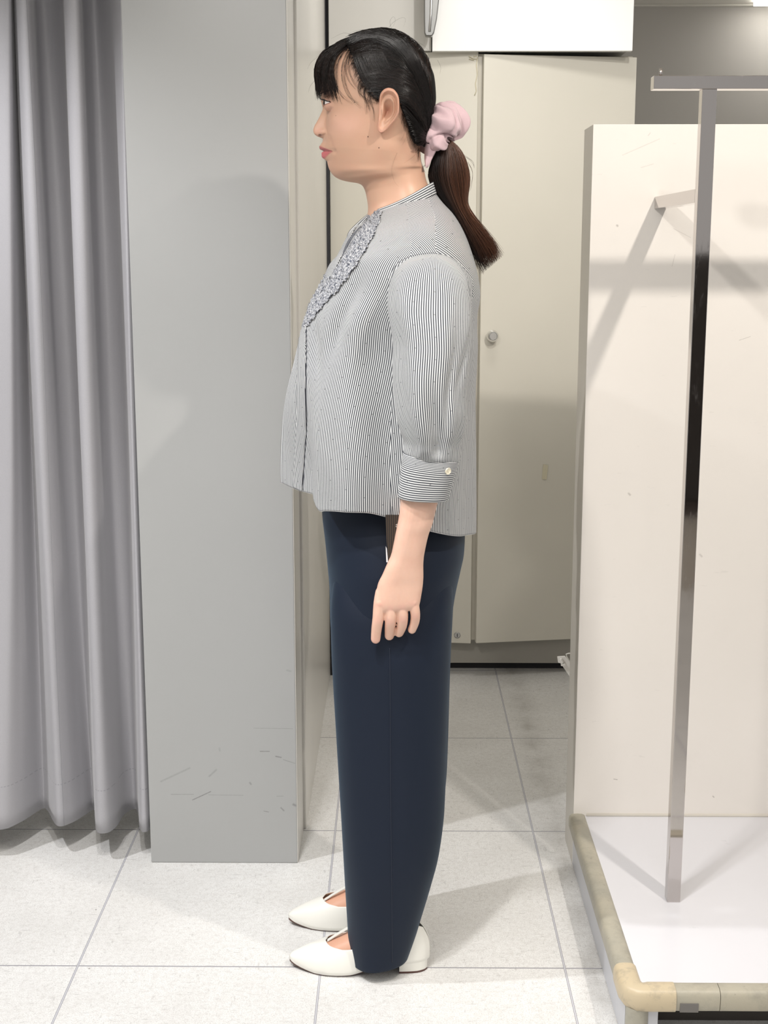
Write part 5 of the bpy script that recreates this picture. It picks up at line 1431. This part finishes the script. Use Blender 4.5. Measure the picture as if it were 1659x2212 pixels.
for w in ([(838,62),(850,48),(868,38),(876,42),(872,58)], [(846,62),(842,46),(850,36),(854,46),(846,62)], [(790,64),(770,66),(752,74)], [(760,74),(740,72),(715,84)], [(690,120),(672,135),(664,150)], [(684,170),(671,185),(666,200)], [(945,130),(952,145),(950,160)], [(900,90),(915,98),(928,112)]):
    Q = catmull(w, 14); BG.add([at_y(a, b, YC - .01) for a, b in Q], .00016, dark(.2), 3, (.9, .9, .7, .3))
BG.build('fringe', HAIR)

# ---------------- ponytail
PT = Strands()
PK = [ # left px,py   right px,py  half depth
 (934,272, 948,290, .008), (944,300, 982,308, .012), (936,342, 1002,334, .018), (928,378, 1012,370, .023), (938,410, 1012,398, .024), (958,440, 1009,424, .024), (976,468, 1012,446, .023),
 (990,492, 1026,470, .022), (1004,518, 1044,494, .021), (1020,545, 1062,520, .019), (1034,568, 1074,544, .015), (1046,588, 1080,560, .010)]
PA = catmull(PK, 60)
def pony(u, w, y_end, r, col, stop):
    pts = []; n = 22; js = random.gauss(.1, .8)*(1 if random.random() < .5 else .3); jp = round(u*5 + w)*1.7
    for i in range(n):
        t = i/(n-1)*stop; k = min(t*59, 58.99); a = PA[int(k)]*(1-(k % 1)) + PA[int(k)+1]*(k % 1)
        uu = .5 + (u-.5)*(1 + .08*math.sin(t*7 + u*5)) + (js*max(0, t-.45)**2 + .03*math.sin(t*9 + jp)*t); x = a[0] + (a[2]-a[0])*uu; y = a[1] + (a[3]-a[1])*uu
        pts.append(at_y(x, y, YC + a[4]*w*math.sqrt(max(1-(2*u-1)**2, .02))))
    PT.add(pts, r, col, 3, (1, 1, .9, .2))
for i in range(2600):
    u = random.random(); w = random.uniform(-1, 1); stop = random.uniform(.80, 1.0) if random.random() < .75 else random.uniform(.55, .9)
    lightness = 1.5*max(0, u-.2)**.8*random.uniform(.25, 1.15)
    v = random.uniform(.7, 1.4); col = (.012*v + .115*lightness, .008*v + .045*lightness, .007*v + .022*lightness)
    pony(u, w, 0, .00042, col, stop)
for w in ([(1005,430),(1022,470),(1052,510),(1078,548)], [(1010,350),(1022,375),(1016,410)], [(1040,500),(1066,520),(1084,552)], [(1020,560),(1040,585),(1044,592)], [(1000,335),(1020,348),(1024,362)], [(985,420),(1000,470),(1048,540),(1062,572)], [(925,352),(915,362),(918,372)]):
    for k in range(3):
        Q = catmull([(a + random.uniform(-2, 2), b + random.uniform(-2, 2)) for a, b in w], 14); PT.add([at_y(a, b, YC + random.uniform(-.012, .012)*0) for a, b in Q], .0002, (.06, .025, .013), 3)
PT.build('ponytail', HAIR)

# ---------------- scrunchie
def scrunchie():
    from mathutils import noise
    N = NT('dusty_pink_cotton'); p = N.pos(); w = N.noise(p, 900, 2)
    N.set(N.mix(w, (.52, .37, .40), (.62, .46, .48)), .85, 0, .2, Sheen_Weight=.3); N.bump(w, .1, .0004)
    C = at_y(951, 281, YC); 
    ax = (at_y(992, 318, YC) - at_y(928, 262, YC)).normalized()      # the direction the hair passes through
    b = Vector((0, 1, 0)); a = ax.cross(b).normalized()
    NU, NV = 300, 64; R0 = .0215; r0 = .0225
    V = np.zeros((NU, NV, 3))
    for i in range(NU):
        t = 2*math.pi*i/NU; d = a*math.cos(t) + b*math.sin(t)
        puff = 1 + .16*math.sin(t*5 + .6) + .10*math.sin(t*9 + 2) + .22*max(0, math.cos(t))
        tw = .55*math.sin(t*3 + 1)
        for k in range(NV):
            f = 2*math.pi*k/NV; 
            g = f + tw
            pl = .13*math.sin(t*8 + 2.2*math.sin(g + t*2)) + .05*math.sin(t*15 + 3*g) + .20*noise.noise(Vector((math.cos(g)*1.6, math.sin(g)*1.6, t*3.0)))
            crease = -.34*math.exp(-((math.sin((g - t*1.5 - .5)/2))/.10)**2) - .26*math.exp(-((math.sin((g + t*2 + 1.9)/2))/.09)**2)
            r = r0*puff*(1 + pl*.7 + crease)
            q = C + d*(R0 + r*math.cos(f)*.95) + ax*(r*math.sin(f)*1.05)
            V[i, k] = q
    m = MB(); b_ = len(m.v); vs = [Vector(p) for p in V.reshape(-1, 3)]; Fc = []
    for i in range(NU):
        for k in range(NV):
            i2 = (i+1) % NU; k2 = (k+1) % NV; Fc.append((i*NV+k, i*NV+k2, i2*NV+k2, i2*NV+k))
    # tucked flap of fabric below
    o = link_mesh('scrunchie', vs, Fc, N.m, PERSON)
    m = MB(); RR = []
    for i, (lx, ly, rx, ry) in enumerate(catmull([(915,306,945,318),(913,325,942,328),(914,345,933,345),(917,357,927,358),(919,362,923,363)], 24)):
        f = i/23; RR.append([at_y(lx, ly, YC-.016), at_y((lx*2+rx)/3, (ly*2+ry)/3, YC-.030 + .004*math.sin(f*5)), at_y((lx+2*rx)/3, (ly+2*ry)/3, YC-.022), at_y(rx, ry, YC-.030+.008*f), at_y(rx, ry, YC-.012), at_y((lx+rx)/2, (ly+ry)/2, YC-.008)])
    m.loft(RR); f = m.build('fabric_fold', N.m, o, smooth=True); sb = f.modifiers.new('s', 'SUBSURF'); sb.levels = 2; sb.render_levels = 2
scrunchie()
